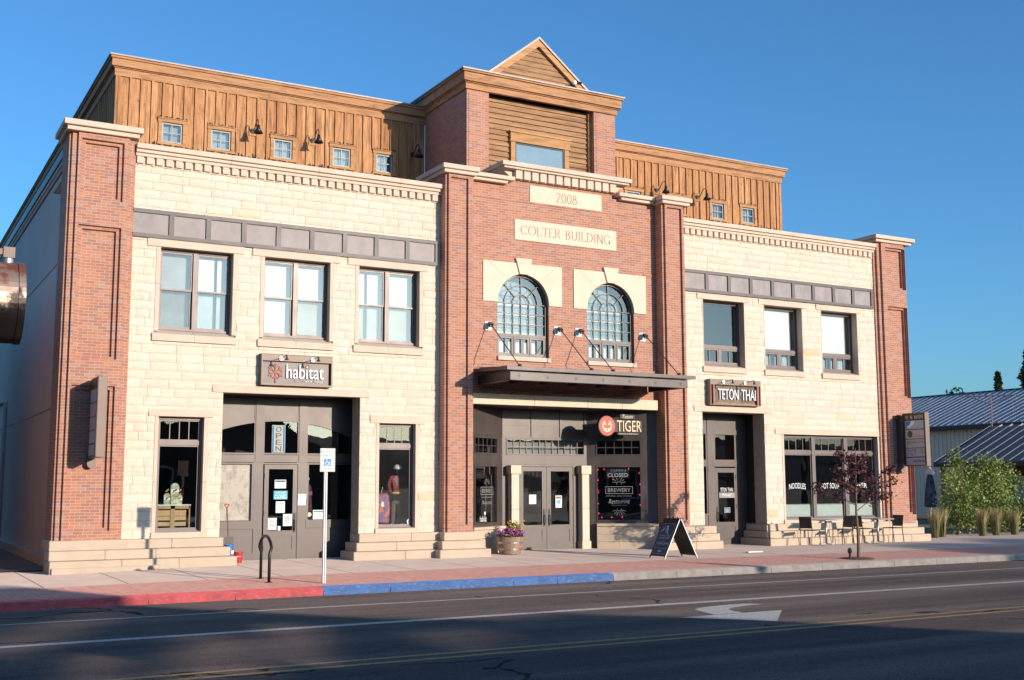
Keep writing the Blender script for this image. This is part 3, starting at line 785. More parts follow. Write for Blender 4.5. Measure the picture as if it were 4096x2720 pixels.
def casement(x0, x1, blind):
    yf = 0.24
    mb = MB(); mb.frame(x0+0.02, x1-0.02, 5.44, 7.36, yf, yf+0.09, 0.045)
    mb.box(x0+0.06, x1-0.06, yf-0.006, yf+0.09, 5.93, 6.01)
    w_ = part('window', mb, M['frame'])
    mb = MB(); mb.frame(x0+0.065, x1-0.065, 6.01, 7.315, yf+0.02, yf+0.06, 0.03); xm = (x0+x1)/2
    for p, q in ((x0+0.065, xm-0.03), (xm+0.03, x1-0.065)):
        mb.frame(p, q, 5.485, 5.93, yf+0.01, yf+0.06, 0.05); bars(mb, p+0.05, q-0.05, 5.53, 5.88, yf+0.02, yf+0.05, 2, 1)
    mb.box(xm-0.03, xm+0.03, yf+0.002, yf+0.07, 5.485, 5.93)
    mb.build('sash', M['frame'], w_)
    pane(x0+0.09, x1-0.09, 6.03, 7.29, yf+0.045, w_); pane(x0+0.09, x1-0.09, 5.50, 5.91, yf+0.045, w_)
    if blind:
        slab('blind', x0+0.10, x1-0.14, yf+0.16, yf+0.17, 6.0, 7.32, blind, w_)
        slab('blind', x0+0.05, x1-0.05, yf+0.22, yf+0.23, 5.45, 5.99, 'blind3', w_)
    for xa, xb in ((x0-0.002, x0+0.02), (x1-0.02, x1+0.002)):
        for za, zt in ((5.37, 6.35), (6.353, 7.362)): slab('jamb_stone', xa, xb, -0.008, yf+0.05, za, zt, 'trim', w_)
    mb = MB(); p, q = x0-0.045, x1-0.01
    mb.mesh([(p, -0.06, 5.18), (q, -0.06, 5.18), (q, -0.06, 5.34), (p, -0.06, 5.34), (p, yf+.02, 5.18), (q, yf+.02, 5.18), (q, yf+.02, 5.435), (p, yf+.02, 5.435)],
            [(0, 1, 2, 3), (3, 2, 6, 7), (0, 3, 7, 4), (1, 5, 6, 2), (0, 4, 5, 1)])
    mb.build('sill', M['trim'], w_, bevel=0.006)
    slab('lintel', x0-0.21, x1+0.195, -0.035, yf+0.1, 7.362, 7.535, 'trim', w_, 0.006)
for (x0, x1), bl in zip(RW, (None, 'blind', 'blind')): casement(x0, x1, bl)
# ground floor display windows
def display(x0, x1, zb_, zt, lx0, lx1, mull, jr=0.1, lz=(3.41, 3.60), zl=None):
    yf = 0.15; a, c = x0+0.085, x1-jr
    mb = MB(); mb.frame(a, c, zb_+0.14, zt-0.01, yf, yf+0.10, 0.05)
    xs_ = [a+0.05]+[v for q in mull for v in q]+[c-0.05]
    for q in mull: mb.box(q[0], q[1], yf-0.01, yf+0.10, zb_+0.19, zt-0.06)
    w_ = part('window', mb, M['frame'])
    mb = MB()
    for p, q in zip(xs_[::2], xs_[1::2]):
        mb.box(p, q, yf+0.006, yf+0.09, 2.80, 2.90)
        mb.frame(p, q, 2.90, zt-0.06, yf+0.03, yf+0.07, 0.03); mb.frame(p, q, zb_+0.19, 2.80, yf+0.03, yf+0.07, 0.035)
        bars(mb, p+0.03, q-0.03, 2.92, zt-0.09, yf+0.04, yf+0.06, 4, 1, 0.02)
        pane(p+0.02, q-0.02, 2.92, zt-0.08, yf+0.05, w_, 'glass_dark'); pane(p+0.02, q-0.02, zb_+0.21, 2.78, yf+0.055, w_, 'glass_dark')
    mb.build('sash', M['frame'], w_)
    for xa, xb in ((x0, a), (c, x1)):
        for za, zq in ((zb_+0.1, 1.95), (1.953, zt+0.005)): slab('jamb_stone', xa, xb, -0.012, yf+0.06, za, zq, 'trim', w_, 0.005)
    mb = MB(); p, q = x0-0.01, x1+0.02
    mb.mesh([(p, -0.05, zb_), (q, -0.05, zb_), (q, -0.05, zb_+.13), (p, -0.05, zb_+.13), (p, yf+.02, zb_), (q, yf+.02, zb_), (q, yf+.02, zb_+.165), (p, yf+.02, zb_+.165)],
            [(0, 1, 2, 3), (3, 2, 6, 7), (0, 3, 7, 4), (1, 5, 6, 2), (0, 4, 5, 1)])
    mb.build('sill', M['trim'], w_, bevel=0.006)
    slab('lintel', lx0, lx1, -0.035, yf+0.1, lz[0], lz[1], 'trim', w_, 0.006)
    return w_, xs_
display(5.80, 7.02, 0.69, 3.44, 5.655, 7.14, [], 0.10, (3.445, 3.61))
display(11.22, 12.38, 0.67, 3.41, 11.05, 12.55, [], 0.08, (3.415, 3.61))
BW, bxs = display(24.58, 28.72, 0.66, 3.385, 24.31, 28.72, [(25.93, 26.07), (27.30, 27.46)], 0.07, (3.39, 3.565))
mb = MB()
for p, q in zip(bxs[::2], bxs[1::2]):
    mb.box(p+0.03, q-0.05, 0.235, 0.24, 0.88, 1.235)
    n = 26
    for k in range(n):
        xa = p+0.04+(q-p-0.1)*k/n; mb.box(xa, xa+0.022, 0.235, 0.24, 1.235, 1.262)
mb.build('frosted_band', M['frost'], BW)

# arched windows
for (x0, x1) in AR:
    c = ((x0+x1)/2, 6.76); r = (x1-x0)/2
    sx0, sx1 = x0-0.44, x1+0.42
    mb = MB()
    N = 28; pts = [(c[0]+r*math.cos(math.pi*(1-k/N)), c[1]+r*math.sin(math.pi*(1-k/N))) for k in range(N+1)]
    yF, yB = YC-0.03, 0.20
    def col(xa, za, xb, zb2):
        mb.face([(xa, yF, za), (xb, yF, zb2), (xb, yF, 7.865), (xa, yF, 7.865)])
    mb.face([(sx0, yF, 6.755), (x0, yF, 6.755), (x0, yF, 7.865), (sx0, yF, 7.865)]); mb.face([(x1, yF, 6.755), (sx1, yF, 6.755), (sx1, yF, 7.865), (x1, yF, 7.865)])
    for (xa, za), (xb, zb2) in zip(pts, pts[1:]):
        col(xa, za, xb, zb2); mb.face([(xa, yF, za), (xb, yF, zb2), (xb, yB, zb2), (xa, yB, za)])
    for q in (((sx0, 6.755), (sx0, 7.865)), ((sx0, 7.865), (sx1, 7.865)), ((sx1, 7.865), (sx1, 6.755)), ((sx0, 6.755), (x0, 6.755)), ((x1, 6.755), (sx1, 6.755))):
        mb.face([(q[0][0], yF, q[0][1]), (q[1][0], yF, q[1][1]), (q[1][0], YC+.01, q[1][1]), (q[0][0], YC+.01, q[0][1])])
    for sg, xe in ((-1, sx0+0.15), (1, sx1-0.15)):           # mitre joints
        mb.obox((xe, yF-0.0005, 7.865), (c[0]+sg*r*0.62, yF-0.0005, c[1]+r*0.80), 0.004, 0.006, 1)
    sur = part('arch_surround', mb, [M['plaque'], M['engrave']])
    mb = MB(); mb.prism([(c[0]-0.135, 7.56), (c[0]+0.135, 7.56), (c[0]+0.26, 8.0), (c[0]-0.26, 8.0)], 'y', YC-0.075, 0.15)
    mb.build('keystone', M['plaque'], sur, bevel=0.005)
    yf = 0.13
    mb = MB(); mb.arc(c, r-0.055, r, 0, math.pi, yf, yf+0.09, 30)
    mb.box(x0, x0+0.055, yf, yf+0.09, 5.32, 6.76); mb.box(x1-0.055, x1, yf, yf+0.09, 5.32, 6.76)
    mb.box(x0+0.055, x1-0.055, yf-0.006, yf+0.09, 5.855, 5.93); mb.box(x0+0.055, x1-0.055, yf, yf+0.09, 5.32, 5.36)
    w_ = part('arched_window', mb, M['muntin'])
    mb = MB(); W = 0.020; ya, yb_ = yf+0.02, yf+0.05
    xi0, xi1 = x0+0.055, x1-0.055
    bars(mb, xi0, xi1, 5.93, 6.77, ya, yb_, 6, 1, W)
    for z in (6.77, 6.49, 6.205): mb.box(xi0, xi1, ya+.002, yb_-.002, z-W/2, z+W/2)
    for rr in (0.27, 0.52): mb.arc(c, rr-W/2, rr+W/2, 0, math.pi, ya, yb_, 20)
    for ang, ra in ((45, 0.27), (135, 0.27), (90, 0.0)):
        A = R(ang); mb.obox((c[0]+ra*math.cos(A), (ya+yb_)/2, c[1]+ra*math.sin(A)), (c[0]+(r-.05)*math.cos(A), (ya+yb_)/2, c[1]+(r-.05)*math.sin(A)), 0.028, W)
    mb.build('muntins', M['muntin'], w_)
    mb = MB(); t3 = (xi1-xi0)/3
    for k in range(3):
        mb.frame(xi0+t3*k+0.008, xi0+t3*(k+1)-0.008, 5.36, 5.855, yf+0.005, yf+0.06, 0.055)
        bars(mb, xi0+t3*k+0.06, xi0+t3*(k+1)-0.06, 5.41, 5.80, yf+0.02, yf+0.05, 2, 1)
    mb.build('sash', M['muntin'], w_)
    mb = MB(); P = [(x0+0.03, 5.34), (x1-0.03, 5.34)]+[(c[0]+(r-.03)*math.cos(math.pi*k/N), c[1]+(r-.03)*math.sin(math.pi*k/N)) for k in range(N+1)]
    mb.face([(u, yf+0.06, v) for u, v in P]); mb.build('pane', M['glass'], w_)
    mb = MB()
    for k in range(6):
        zz = 5.95+k*0.27
        hw = (r-0.02) if zz < 6.7 else math.sqrt(max(0.02, (r-.02)**2-(zz+.2-6.76)**2))
        mb.box(c[0]-hw, c[0]+hw, yf+0.35+0.015*(k % 2), yf+0.36+0.015*(k % 2), zz, zz+0.25)
    mb.box(x0+0.02, x1-0.02, yf+0.30, yf+0.31, 5.33, 5.93)
    mb.build('blind', M['arch_sky'], w_)
    mb = MB()
    for k in range(4): mb.box(x0+.03, x1-.03, yf+0.33, yf+0.34, 5.97+.26*k, 6.02+.26*k)
    mb.build('ceiling_baffle', M['pale'], w_)
    slab('blind', x0+.05, x1-.05, yf+.27, yf+.28, 5.36, 5.88, 'pale', w_)
    slab('sill', x0-0.005, x1+0.035, YC-0.07, yf+0.02, 5.185, 5.30, 'trim', w_, 0.006)

# ---- tower
TY = 1.2
mb = MB()
mb.box(14.35, 15.06, TY, 3.98, 9.3, 13.05); mb.box(18.63, 19.40, TY, 3.98, 9.3, 13.05)
mb.box(15.06, 18.63, TY+0.5, 3.98, 9.3, 13.05)
mb.box(14.40, 15.0, TY-0.012, TY, 9.3, 12.9); mb.box(18.70, 19.3, TY-0.012, TY, 9.3, 12.9)
part('tower_brick', mb, M['brick'])
mb = MB(); z = 10.0
while z < 13.0:           # lapped boards
    mb.prism([(TY+0.29, z), (TY+0.235, z), (TY+0.282, z+0.158), (TY+0.32, z+0.158)], 'x', 15.14, 18.56); z += 0.158
part('tower_siding', mb, M['siding'])
mb = MB(); mb.box(15.06, 15.15, TY+0.17, TY+0.3, 10, 13.02); mb.box(18.55, 18.63, TY+0.17, TY+0.3, 10, 13.02)
mb.box(15.86, 17.88, TY+0.15, TY+0.27, 11.78, 12.01); mb.box(15.82, 17.92, TY+0.12, TY+0.28, 12.01, 12.06); mb.box(15.84, 17.9, TY+0.14, TY+0.28, 11.735, 11.78)
mb.box(15.88, 16.02, TY+0.17, TY+0.27, 10.3, 11.735); mb.box(17.70, 17.85, TY+0.17, TY+0.27, 10.3, 11.735)
part('tower_trim', mb, M['wtrim'])
mb = MB(); mb.frame(16.02, 17.70, 10.4, 11.735, TY+0.19, TY+0.232, 0.045); w_ = part('window', mb, M['dark'])
pane(16.05, 17.67, 10.43, 11.70, TY+0.205, w_); slab('blind', 16.04, 17.68, TY+0.218, TY+0.226, 10.4, 11.73, plain('sky_reflection_blue', (0.10, 0.17, 0.24), 0.6), w_)  # blue backing paints the reflected sky into the tower window
mb = MB()
def ring(mb, off, z0, z1, mi=0, th=0.1):
    x0, x1, y0, y1 = 14.35-off, 19.40+off, TY-off, 4.6
    mb.box(x0, x1, y0, y0+th, z0, z1, mi); mb.box(x0, x0+th, y0+th, y1, z0, z1, mi); mb.box(x1-th, x1, y0+th, y1, z0, z1, mi)
ring(mb, 0.05, 13.0, 13.17); ring(mb, 0.09, 13.17, 13.20); ring(mb, 0.15, 13.20, 13.45); ring(mb, 0.20, 13.45, 13.50)
part('tower_fascia', mb, M['fascia'])
mb = MB(); mb.box(14.12, 19.63, TY-0.235, 4.6, 13.502, 13.545); part('tower_roof', mb, M['roofmetal'])
GY = 1.5; ap = (16.86, 15.0); hwid = 1.86; gz = 13.52
mb = MB(); z = gz
sl_ = (ap[1]-gz)/hwid
while z < ap[1]-0.05:
    z2 = min(z+0.158, ap[1]); wa = hwid-(z-gz)/sl_; wb = max(0.01, hwid-(z2-gz)/sl_)
    mb.mesh([(ap[0]-wa, GY, z), (ap[0]+wa, GY, z), (ap[0]+wb, GY+0.027, z2), (ap[0]-wb, GY+0.027, z2)], [(0, 1, 2, 3)])
    mb.face([(ap[0]-wa, GY, z), (ap[0]+wa, GY, z), (ap[0]+wa, GY+.035, z), (ap[0]-wa, GY+.035, z)]); z += 0.158
gb = part('gable', mb, M['siding'])
mb = MB()
for sg in (-1, 1):
    mb.prism([(ap[0], ap[1]), (ap[0]+sg*hwid, gz), (ap[0]+sg*(hwid-0.26), gz), (ap[0], ap[1]-0.22)], 'y', GY-0.09, GY+0.02)
mb.build('rake_board', M['wtrim'], gb)
mb = MB()
for sg in (-1, 1):
    mb.prism([(ap[0], ap[1]+0.075), (ap[0]+sg*(hwid+0.10), gz), (ap[0]+sg*(hwid), gz), (ap[0], ap[1])], 'y', GY-0.13, 7.0)
mb.build('gable_roof', M['roofmetal'], gb)

# ---- cedar upper storey
WY = 4.0
WIN = [(6.56, 7.12), (7.89, 8.45), (9.66, 10.21), (11.42, 11.97), (12.77, 13.30), (21.75, 22.33), (23.55, 24.11), (25.33, 25.87), (26.69, 27.25)]
for x0, x1, first in ((5.33, 14.35, 5.39), (19.40, 28.54, 19.60)):
    mb = MB(); hs = [(a, c, 11.05, 11.61) for a, c in WIN if x0 < a < x1]
    mb.wall(x0, x1, 9.0, 12.75, WY, hs, 0, 0.2)
    x = first
    while x < x1:
        z0 = 9.0; segs = [(9.0, 12.70)]
        for a, c in WIN:
            if a-0.14 < x+0.025 < c+0.14: segs = [(9.0, 10.98), (11.72, 12.70)]
        for p, q in segs: mb.box(x, x+0.055, WY-0.045, WY+0.001, p, q, 0)
        x += 0.2895
    if x0 < 10:
        mb.box(x0-0.01, x0+0.09, WY-0.028, WY+0.0, 9.0, 12.7)
        mb.face([(x0, WY, 9), (x0, 34, 9), (x0, 34, 12.75), (x0, WY, 12.75)])
        yy = WY+0.3
        while yy < 33: mb.box(x0-0.024, x0, yy, yy+0.05, 9, 12.7); yy += 0.29
    else:
        mb.box(x1-0.09, x1+0.01, WY-0.028, WY, 9.0, 12.7); mb.face([(x1, WY, 9), (x1, 34, 9), (x1, 34, 12.75), (x1, WY, 12.75)])
    part('board_and_batten_wall', mb, M['board'])
    mb = MB(); le = 0.16 if x0 < 10 else 0; re = 0.16 if x0 > 10 else 0
    for o, za, zt in ((0.04, 12.69, 12.90), (0.08, 12.90, 12.925), (0.13, 12.925, 13.13), (0.17, 13.13, 13.19)):
        mb.box(x0-(o if le else 0), x1+(o if re else 0), WY-o, WY+0.02, za, zt)
        if le: mb.box(x0-o, x0+.02, WY+0.02, 34, za, zt)
        if re: mb.box(x1-.02, x1+o, WY+0.02, 34, za, zt)
    part('fascia', mb, M['fascia'])
    mb = MB(); mb.box(x0-(0.2 if le else 0), x1+(0.21 if re else 0), WY-0.20, 34, 13.192, 13.235); part('roof', mb, M['roofmetal'])
    for a, c in WIN:
        if not x0 < a < x1: continue
        mb = MB(); mb.box(a-0.09, a, WY-0.035, WY+.02, 11.0, 11.61); mb.box(c, c+0.09, WY-0.035, WY+.02, 11.0, 11.61)
        mb.box(a-0.11, c+0.11, WY-0.05, WY+.02, 11.61, 11.70); mb.box(a-0.12, c+0.12, WY-0.075, WY+.02, 11.70, 11.72); mb.box(a-0.11, c+0.11, WY-0.05, WY+.02, 10.98, 11.05)
        w_ = part('window', mb, M['wtrim'])
        mb = MB(); mb.frame(a, c, 11.05, 11.61, WY+0.01, WY+0.07, 0.05); bars(mb, a+.05, c-.05, 11.10, 11.56, WY+.025, WY+.06, 2, 2, 0.024)
        mb.build('sash', M['sash'], w_)
        pane(a+.04, c-.04, 11.09, 11.57, WY+.045, w_); slab('blind', a, c, WY+0.15, WY+0.16, 11.05, 11.61, 'film', w_)
        # mildew on the boards above the head
        mb = MB(); rr = random.Random(int(a*10)); x = a-0.12
        while x < c+0.12:
            h_ = rr.uniform(0.02, 0.075); mb.box(x, x+0.03, WY-0.0035, WY-0.001, 11.72, 11.72+h_); x += 0.03
        mb.build('mildew_stain', M['stain'], w_)
    mb = MB(); rr = random.Random(3); x = x0
    while x < x1:
        mb.box(x, x+0.04, WY-0.0035, WY-0.001, 10.0, 10.93+0.14*rr.random()*rr.random()+0.03*math.sin(x*3)); x += 0.04
    part('mildew_stain', mb, M['stain'])
# terraces and shell
mb = MB(); mb.box(3.9, 13.0, 0.3, 4.0, 9.3, 9.42); mb.box(20.7, 29.9, 0.3, 4.0, 9.3, 9.42); mb.box(13.0, 20.7, 0.3, 4.0, 9.3, 9.45)
part('terrace', mb, M['grey_stucco'])
# grey side wall with coping and seams
mb = MB(); mb.face([(4.1, 0.9, -.15), (4.1, 34, -.15), (4.1, 34, 10.02), (4.1, 0.9, 10.02)])
mb.face([(29.85, 0.9, -.15), (29.85, 34, -.15), (29.85, 34, 9.6), (29.85, 0.9, 9.6)]); mb.face([(4.1, 34, -.15), (29.85, 34, -.15), (29.85, 34, 13.2), (4.1, 34, 13.2)])
sw = part('side_wall', mb, M['grey_stucco'])
mb = MB(); mb.box(4.0, 4.35, 0.9, 34, 10.10, 10.32); mb.build('parapet_shade_band', M['black'], sw); mb = MB(); mb.box(4.04, 4.3, 0.9, 34, 10.0, 10.098); mb.build('coping', M['trim'], sw)  # black band stands in for the shaded cedar side above the coping
mb = MB(); mb.box(4.06, 4.10, 0.9, 34, 9.86, 10.0); mb.build('trim_strip', M['rust'], sw)
mb = MB(); mb.box(4.088, 4.1, 0.9, 34, 7.48, 7.50); mb.box(4.088, 4.1, 0.9, 34, 3.79, 3.81); mb.build('panel_joint', M['dark'], sw)
mb = MB(); mb.box(3.86, 4.1, 0.9, 34, -0.15, 0.22); mb.build('plinth', M['base'], sw)
mb = MB(); mb.tube([(4.04, 14.2, -0.1), (4.04, 14.2, 4.6), (4.04, 15.0, 4.65), (4.04, 34, 4.65)], 0.05); mb.build('downpipe', M['grey_stucco'], sw, smooth=True)
# dark inside
mb = MB()
for za, zt in ((0.05, 4.3), (4.75, 9.25)):
    mb.face([(4.15, 3.6, za), (29.8, 3.6, za), (29.8, 3.6, zt), (4.15, 3.6, zt)]); mb.face([(4.15, 0.5, zt), (29.8, 0.5, zt), (29.8, 3.6, zt), (4.15, 3.6, zt)])
    mb.face([(4.15, 0.5, za), (29.8, 0.5, za), (29.8, 3.6, za), (4.15, 3.6, za)])
    for xx in (4.15, 7.2, 11.05, 13.3, 20.4, 24.2, 29.8): mb.face([(xx, 0.3, za), (xx, 3.6, za), (xx, 3.6, zt), (xx, 0.3, zt)])
part('interior', mb, M['interior'])

# ---- west shop front (recessed)
SY = 0.95
zarc = lambda x: 3.45-0.108*(x-9.08)**2
mb = MB(); P3 = [(7.36, 8.40), (8.66, 9.51), (9.77, 10.95)]
def zcol(mb, x0, x1, y):
    n = 10
    for k in range(n):
        a = x0+(x1-x0)*k/n; c = x0+(x1-x0)*(k+1)/n
        mb.face([(a, y, zarc(a)), (c, y, zarc(c)), (c, y, 4.05), (a, y, 4.05)])
        mb.face([(a, y, zarc(a)), (c, y, zarc(c)), (c, y+.06, zarc(c)), (a, y+.06, zarc(a))])
        mb.mesh([(a, y-.012, zarc(a)), (c, y-.012, zarc(c)), (c, y-.012, zarc(c)+.035), (a, y-.012, zarc(a)+.035), (a, y, zarc(a)+.035), (c, y, zarc(c)+.035)], [(0, 1, 2, 3), (3, 2, 5, 4)])
for x0, x1 in P3: zcol(mb, x0, x1, SY)
for a, c in ((8.40, 8.66), (9.51, 9.77)):
    mb.box(a+0.03, c-0.03, SY-0.03, SY+.05, 2.44, 4.05); mb.box(a, c, SY-.012, SY+.05, 2.40, 4.05); mb.box(a+.02, c-.02, SY-0.02, SY+.05, 0.05, 2.40)
mb.box(7.36, 11.0, SY-.016, SY+.06, 2.44, 2.62); mb.box(7.36, 11.0, SY-.024, SY+.06, 2.63, 2.665); mb.box(7.36, 11.0, SY-.024, SY+.06, 2.39, 2.425)
for a, c in ((7.36, 8.42), (9.75, 11.0)):
    mb.box(a, c, SY, SY+.05, 0.03, 0.82); mb.box(a, c, SY-.03, SY+.06, 0.82, 1.02); mb.box(a, c, SY-.02, SY+.05, 0.05, 0.24)
    mb.box(a if a > 9 else c-.06, a+.06 if a > 9 else c, SY-.018, SY+.05, 1.02, 2.40)
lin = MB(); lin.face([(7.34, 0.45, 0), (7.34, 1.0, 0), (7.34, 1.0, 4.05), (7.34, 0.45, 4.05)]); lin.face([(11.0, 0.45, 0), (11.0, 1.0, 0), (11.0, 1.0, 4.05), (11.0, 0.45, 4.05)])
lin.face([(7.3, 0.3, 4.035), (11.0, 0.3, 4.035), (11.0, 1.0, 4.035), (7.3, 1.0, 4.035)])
SF = part('shop_front', mb, M['store']); lin.build('recess_shade_lining', M['dark'], SF)  # dark metal lining, blackened to put the recess shade into its colour
for x0, x1 in P3:
    mb = MB(); n = 8
    mb.face([(x0, SY+.03, 2.66), (x1, SY+.03, 2.66)]+[(x1+(x0-x1)*k/n, SY+.03, zarc(x1+(x0-x1)*k/n)) for k in range(n+1)]); mb.build('pane', M['glass'], SF)
pane(7.36, 8.38, 1.02, 2.39, SY+.03, SF, 'glass'); pane(9.78, 11.0, 1.02, 2.39, SY+.03, SF, 'glass_dark')
def shop_door(x0, x1, zt, gx0, gx1, gz0, gz1, y, par, pz, hinge_left=True, mat='store'):
    mb = MB()
    mb.box(x0, gx0, y, y+.045, 0.07, zt); mb.box(gx1, x1, y, y+.045, 0.07, zt); mb.box(gx0, gx1, y, y+.045, gz1, zt); mb.box(gx0, gx1, y, y+.045, pz[1], gz0)
    mb.box(gx0, gx1, y, y+.045, 0.07, pz[0]); mb.box(gx0, gx1, y+.014, y+.04, pz[0], pz[1])
    mb.box(gx0-.012, gx1+.012, y-.006, y, gz0-.012, gz0); mb.box(gx0-.012, gx1+.012, y-.006, y, gz1, gz1+.012)
    d = mb.build('door', M[mat], par)
    pane(gx0, gx1, gz0, gz1, y+.025, d, 'glass_dark')
    hx = gx1+(x1-gx1)*0.45 if hinge_left else gx0-(gx0-x0)*0.45
    mb = MB(); mb.box(hx-.03, hx+.03, y-.008, y, 0.72, 1.2); mb.tube([(hx, y, 1.03), (hx, y-.05, 1.03), (hx, y-.065, 0.93), (hx, y-.06, 0.82), (hx, y, 0.76)], 0.014, 8); mb.disc((hx, 1.12), 0.02, y-.02, y, 10)
    mb.build('handle', M['dark'], d)
    ex = x0+.004 if hinge_left else x1-.004
    for zz in (0.35, 1.2, 2.1): slab('hinge', ex-.01, ex+.01, y-.012, y, zz-.06, zz+.06, 'dark', d)
    return d
shop_door(8.68, 9.52, 2.38, 8.79, 9.41, 0.77, 2.27, SY-0.005, SF, (0.31, 0.64))

# ---- central entrance
EY = 1.2
mb = MB()
hs = [(15.60, 18.18, 2.71, 3.15), (16.0, 17.80, 0.0, 2.40)]
mb.wall(15.46, 18.27, 0.0, 3.98, EY, hs, 0, 0.08)
mb.box(15.46, 18.27, EY-.015, EY, 3.17, 3.21)
for a in (15.47, 16.40, 17.34, 18.17):
    mb.box(a-.005, a+.065, EY-.03, EY, 3.21, 3.98)
mb.box(15.46, 18.27, EY-.01, EY, 3.52, 3.545)
mb.box(15.46, 18.27, EY-.012, EY, 2.44, 2.47)
mb.frame(15.60, 18.18, 2.70, 3.16, EY-.02, EY+.07, 0.035)
bars(mb, 15.635, 18.145, 2.735, 3.125, EY+.01, EY+.05, 12, 2, 0.022)
mb.frame(15.97, 17.83, -0.1, 2.43, EY-.02, EY+.08, 0.05)
mb.box(13.7, 20.0, 0.0, 1.3, 3.975, 3.995)
mb.face([(15.46, EY, 0), (15.46, EY+.3, 0), (15.46, EY+.3, 4), (15.46, EY, 4)]); mb.face([(18.27, EY, 0), (18.27, EY+.3, 0), (18.27, EY+.3, 4), (18.27, EY, 4)])
EN = part('entrance_front', mb, M['store'])
pane(15.63, 18.15, 2.73, 3.13, EY+.03, EN, 'glass'); slab('blind', 15.6, 18.18, EY+.25, EY+.26, 2.7, 3.16, 'blind2', EN)
shop_door(16.025, 16.895, 2.37, 16.145, 16.75, 0.76, 2.25, EY, EN, (0.30, 0.62)).name = 'door'
shop_door(16.905, 17.775, 2.37, 17.04, 17.655, 0.76, 2.25, EY, EN, (0.30, 0.62), False)
for x in (15.77, 18.07):
    mb = MB(); mb.box(x-.12, x+.12, 0.98, EY+.01, 0.29, 1.2); mb.box(x-.12, x+.12, 0.98, EY+.01, 1.204, 2.17); mb.box(x-.165, x+.165, 0.93, EY+.01, 2.17, 2.41); mb.box(x-.15, x+.15, 0.95, EY+.01, 0.05, 0.29)
    part('stone_column', mb, M['plaque'], bevel=0.01)
LW_ = 2.02
def wing(side):
    A = Vector((18.25, 1.2, 0)) if side > 0 else Vector((13.785, 0.1, 0)); B = Vector((19.945, 0.1, 0)) if side > 0 else Vector((15.48, 1.2, 0))
    u = (B-A).normalized(); nn = Vector((-u.y, u.x, 0))
    def mp(mb):
        mb.v = [tuple(A+u*x+nn*y+Vector((0, 0, z))) for x, y, z in mb.v]; return mb
    g0, g1 = (0.27, 1.57) if side > 0 else (LW_-1.57, LW_-0.30)
    mb = MB(); mb.wall(0, LW_, 0.0, 3.98, 0, [(g0, g1, 2.71, 3.15), (g0, g1, 0.86, 2.40)], 0, 0.08)
    mb.frame(g0, g1, 2.70, 3.16, -.018, .07, .035); mb.frame(g0, g1, 0.83, 2.41, -.018, .07, .04)
    bars(mb, g0+.03, g1-.03, 2.735, 3.125, .01, .05, 5, 2, 0.02)
    mb.box(0, LW_, -.02, 0, 3.20, 3.24); mb.box(0, LW_, -.012, 0, 2.44, 2.465); mb.box(0, LW_, -.01, 0, 3.54, 3.56)
    w_ = part('shop_front', mp(mb), M['store'])
    for za, zt in ((2.73, 3.13), (0.86, 2.38)):
        mb = MB(); mb.face([(g0, .035, za), (g1, .035, za), (g1, .035, zt), (g0, .035, zt)]); mp(mb).build('pane', M['glass_dark'], w_)
    mb = MB(); e0, e1 = (0.27, LW_) if side > 0 else (0.0, LW_-0.27)
    for za, zt, o in ((0.70, 0.775, 0.27), (0.475, 0.698, 0.22), (0.27, 0.473, 0.235), (-.05, 0.268, 0.25)):
        x = e0; st = 0.62
        while x < e1-.01:
            q = min(e1, x+st); mb.box(x+.001, q-.001, -o, 0.05, za, zt); x = q; st = 0.95
    mp(mb); part('bench_base', mb, M['base'], bevel=0.008)
    return mp, g0, g1
WR, wr0, wr1 = wing(1); WL, wl0, wl1 = wing(-1)
mb = MB()
for a, c in ((13.78, 15.75), (15.755, 17.45), (17.455, 18.6), (18.605, 19.84)): mb.box(a, c-.003, -.125, 0.35, 3.98, 4.26)
part('entrance_lintel', mb, M['plaque'], bevel=0.006)
for x in (15.9, 17.7):
    mb = MB(); mb.lathe([(0.0, -0.008), (0.07, -0.008), (0.085, 0.0), (0.085, 0.01)], (x, 0.4, 3.968), 16); part('downlight', mb, M['galv'])
# canopy
mb = MB()
mb.mesh([(13.91, -1.92, 4.725), (19.81, -1.92, 4.725), (19.81, -1.92, 4.815), (13.91, -1.92, 4.815), (13.91, -0.05, 4.80), (19.81, -0.05, 4.80), (19.81, -0.05, 4.90), (13.91, -0.05, 4.90)],
        [(0, 1, 2, 3), (3, 2, 6, 7), (0, 4, 5, 1), (0, 3, 7, 4), (1, 5, 6, 2)])
for k in range(13):
    x = 14.1+k*0.46; mb.mesh([(x, -1.9, 4.816), (x+.025, -1.9, 4.816), (x+.025, -.06, 4.93), (x, -.06, 4.93), (x, -1.9, 4.822), (x+.025, -1.9, 4.822), (x+.025, -.06, 4.95), (x, -.06, 4.95)], [(4, 5, 6, 7), (0, 1, 5, 4), (0, 4, 7, 3), (1, 2, 6, 5)])
CP = part('canopy', mb, M['canopy'])
mb = MB(); mb.box(14.07, 19.62, -1.80, -1.74, 4.50, 4.69); mb.box(14.07, 19.62, -1.80, -1.62, 4.485, 4.50)
mb.box(14.07, 14.13, -1.74, -.05, 4.50, 4.72); mb.box(19.56, 19.62, -1.74, -.05, 4.50, 4.72); mb.box(14.03, 14.2, -1.7, -.05, 4.485, 4.50); mb.box(19.49, 19.66, -1.7, -.05, 4.485, 4.50)
for k in range(1, 6): mb.box(14.13+k*0.92-.03, 14.13+k*0.92+.03, -1.74, -.05, 4.56, 4.72)
mb.build('canopy_beam', M['canopy'], CP)
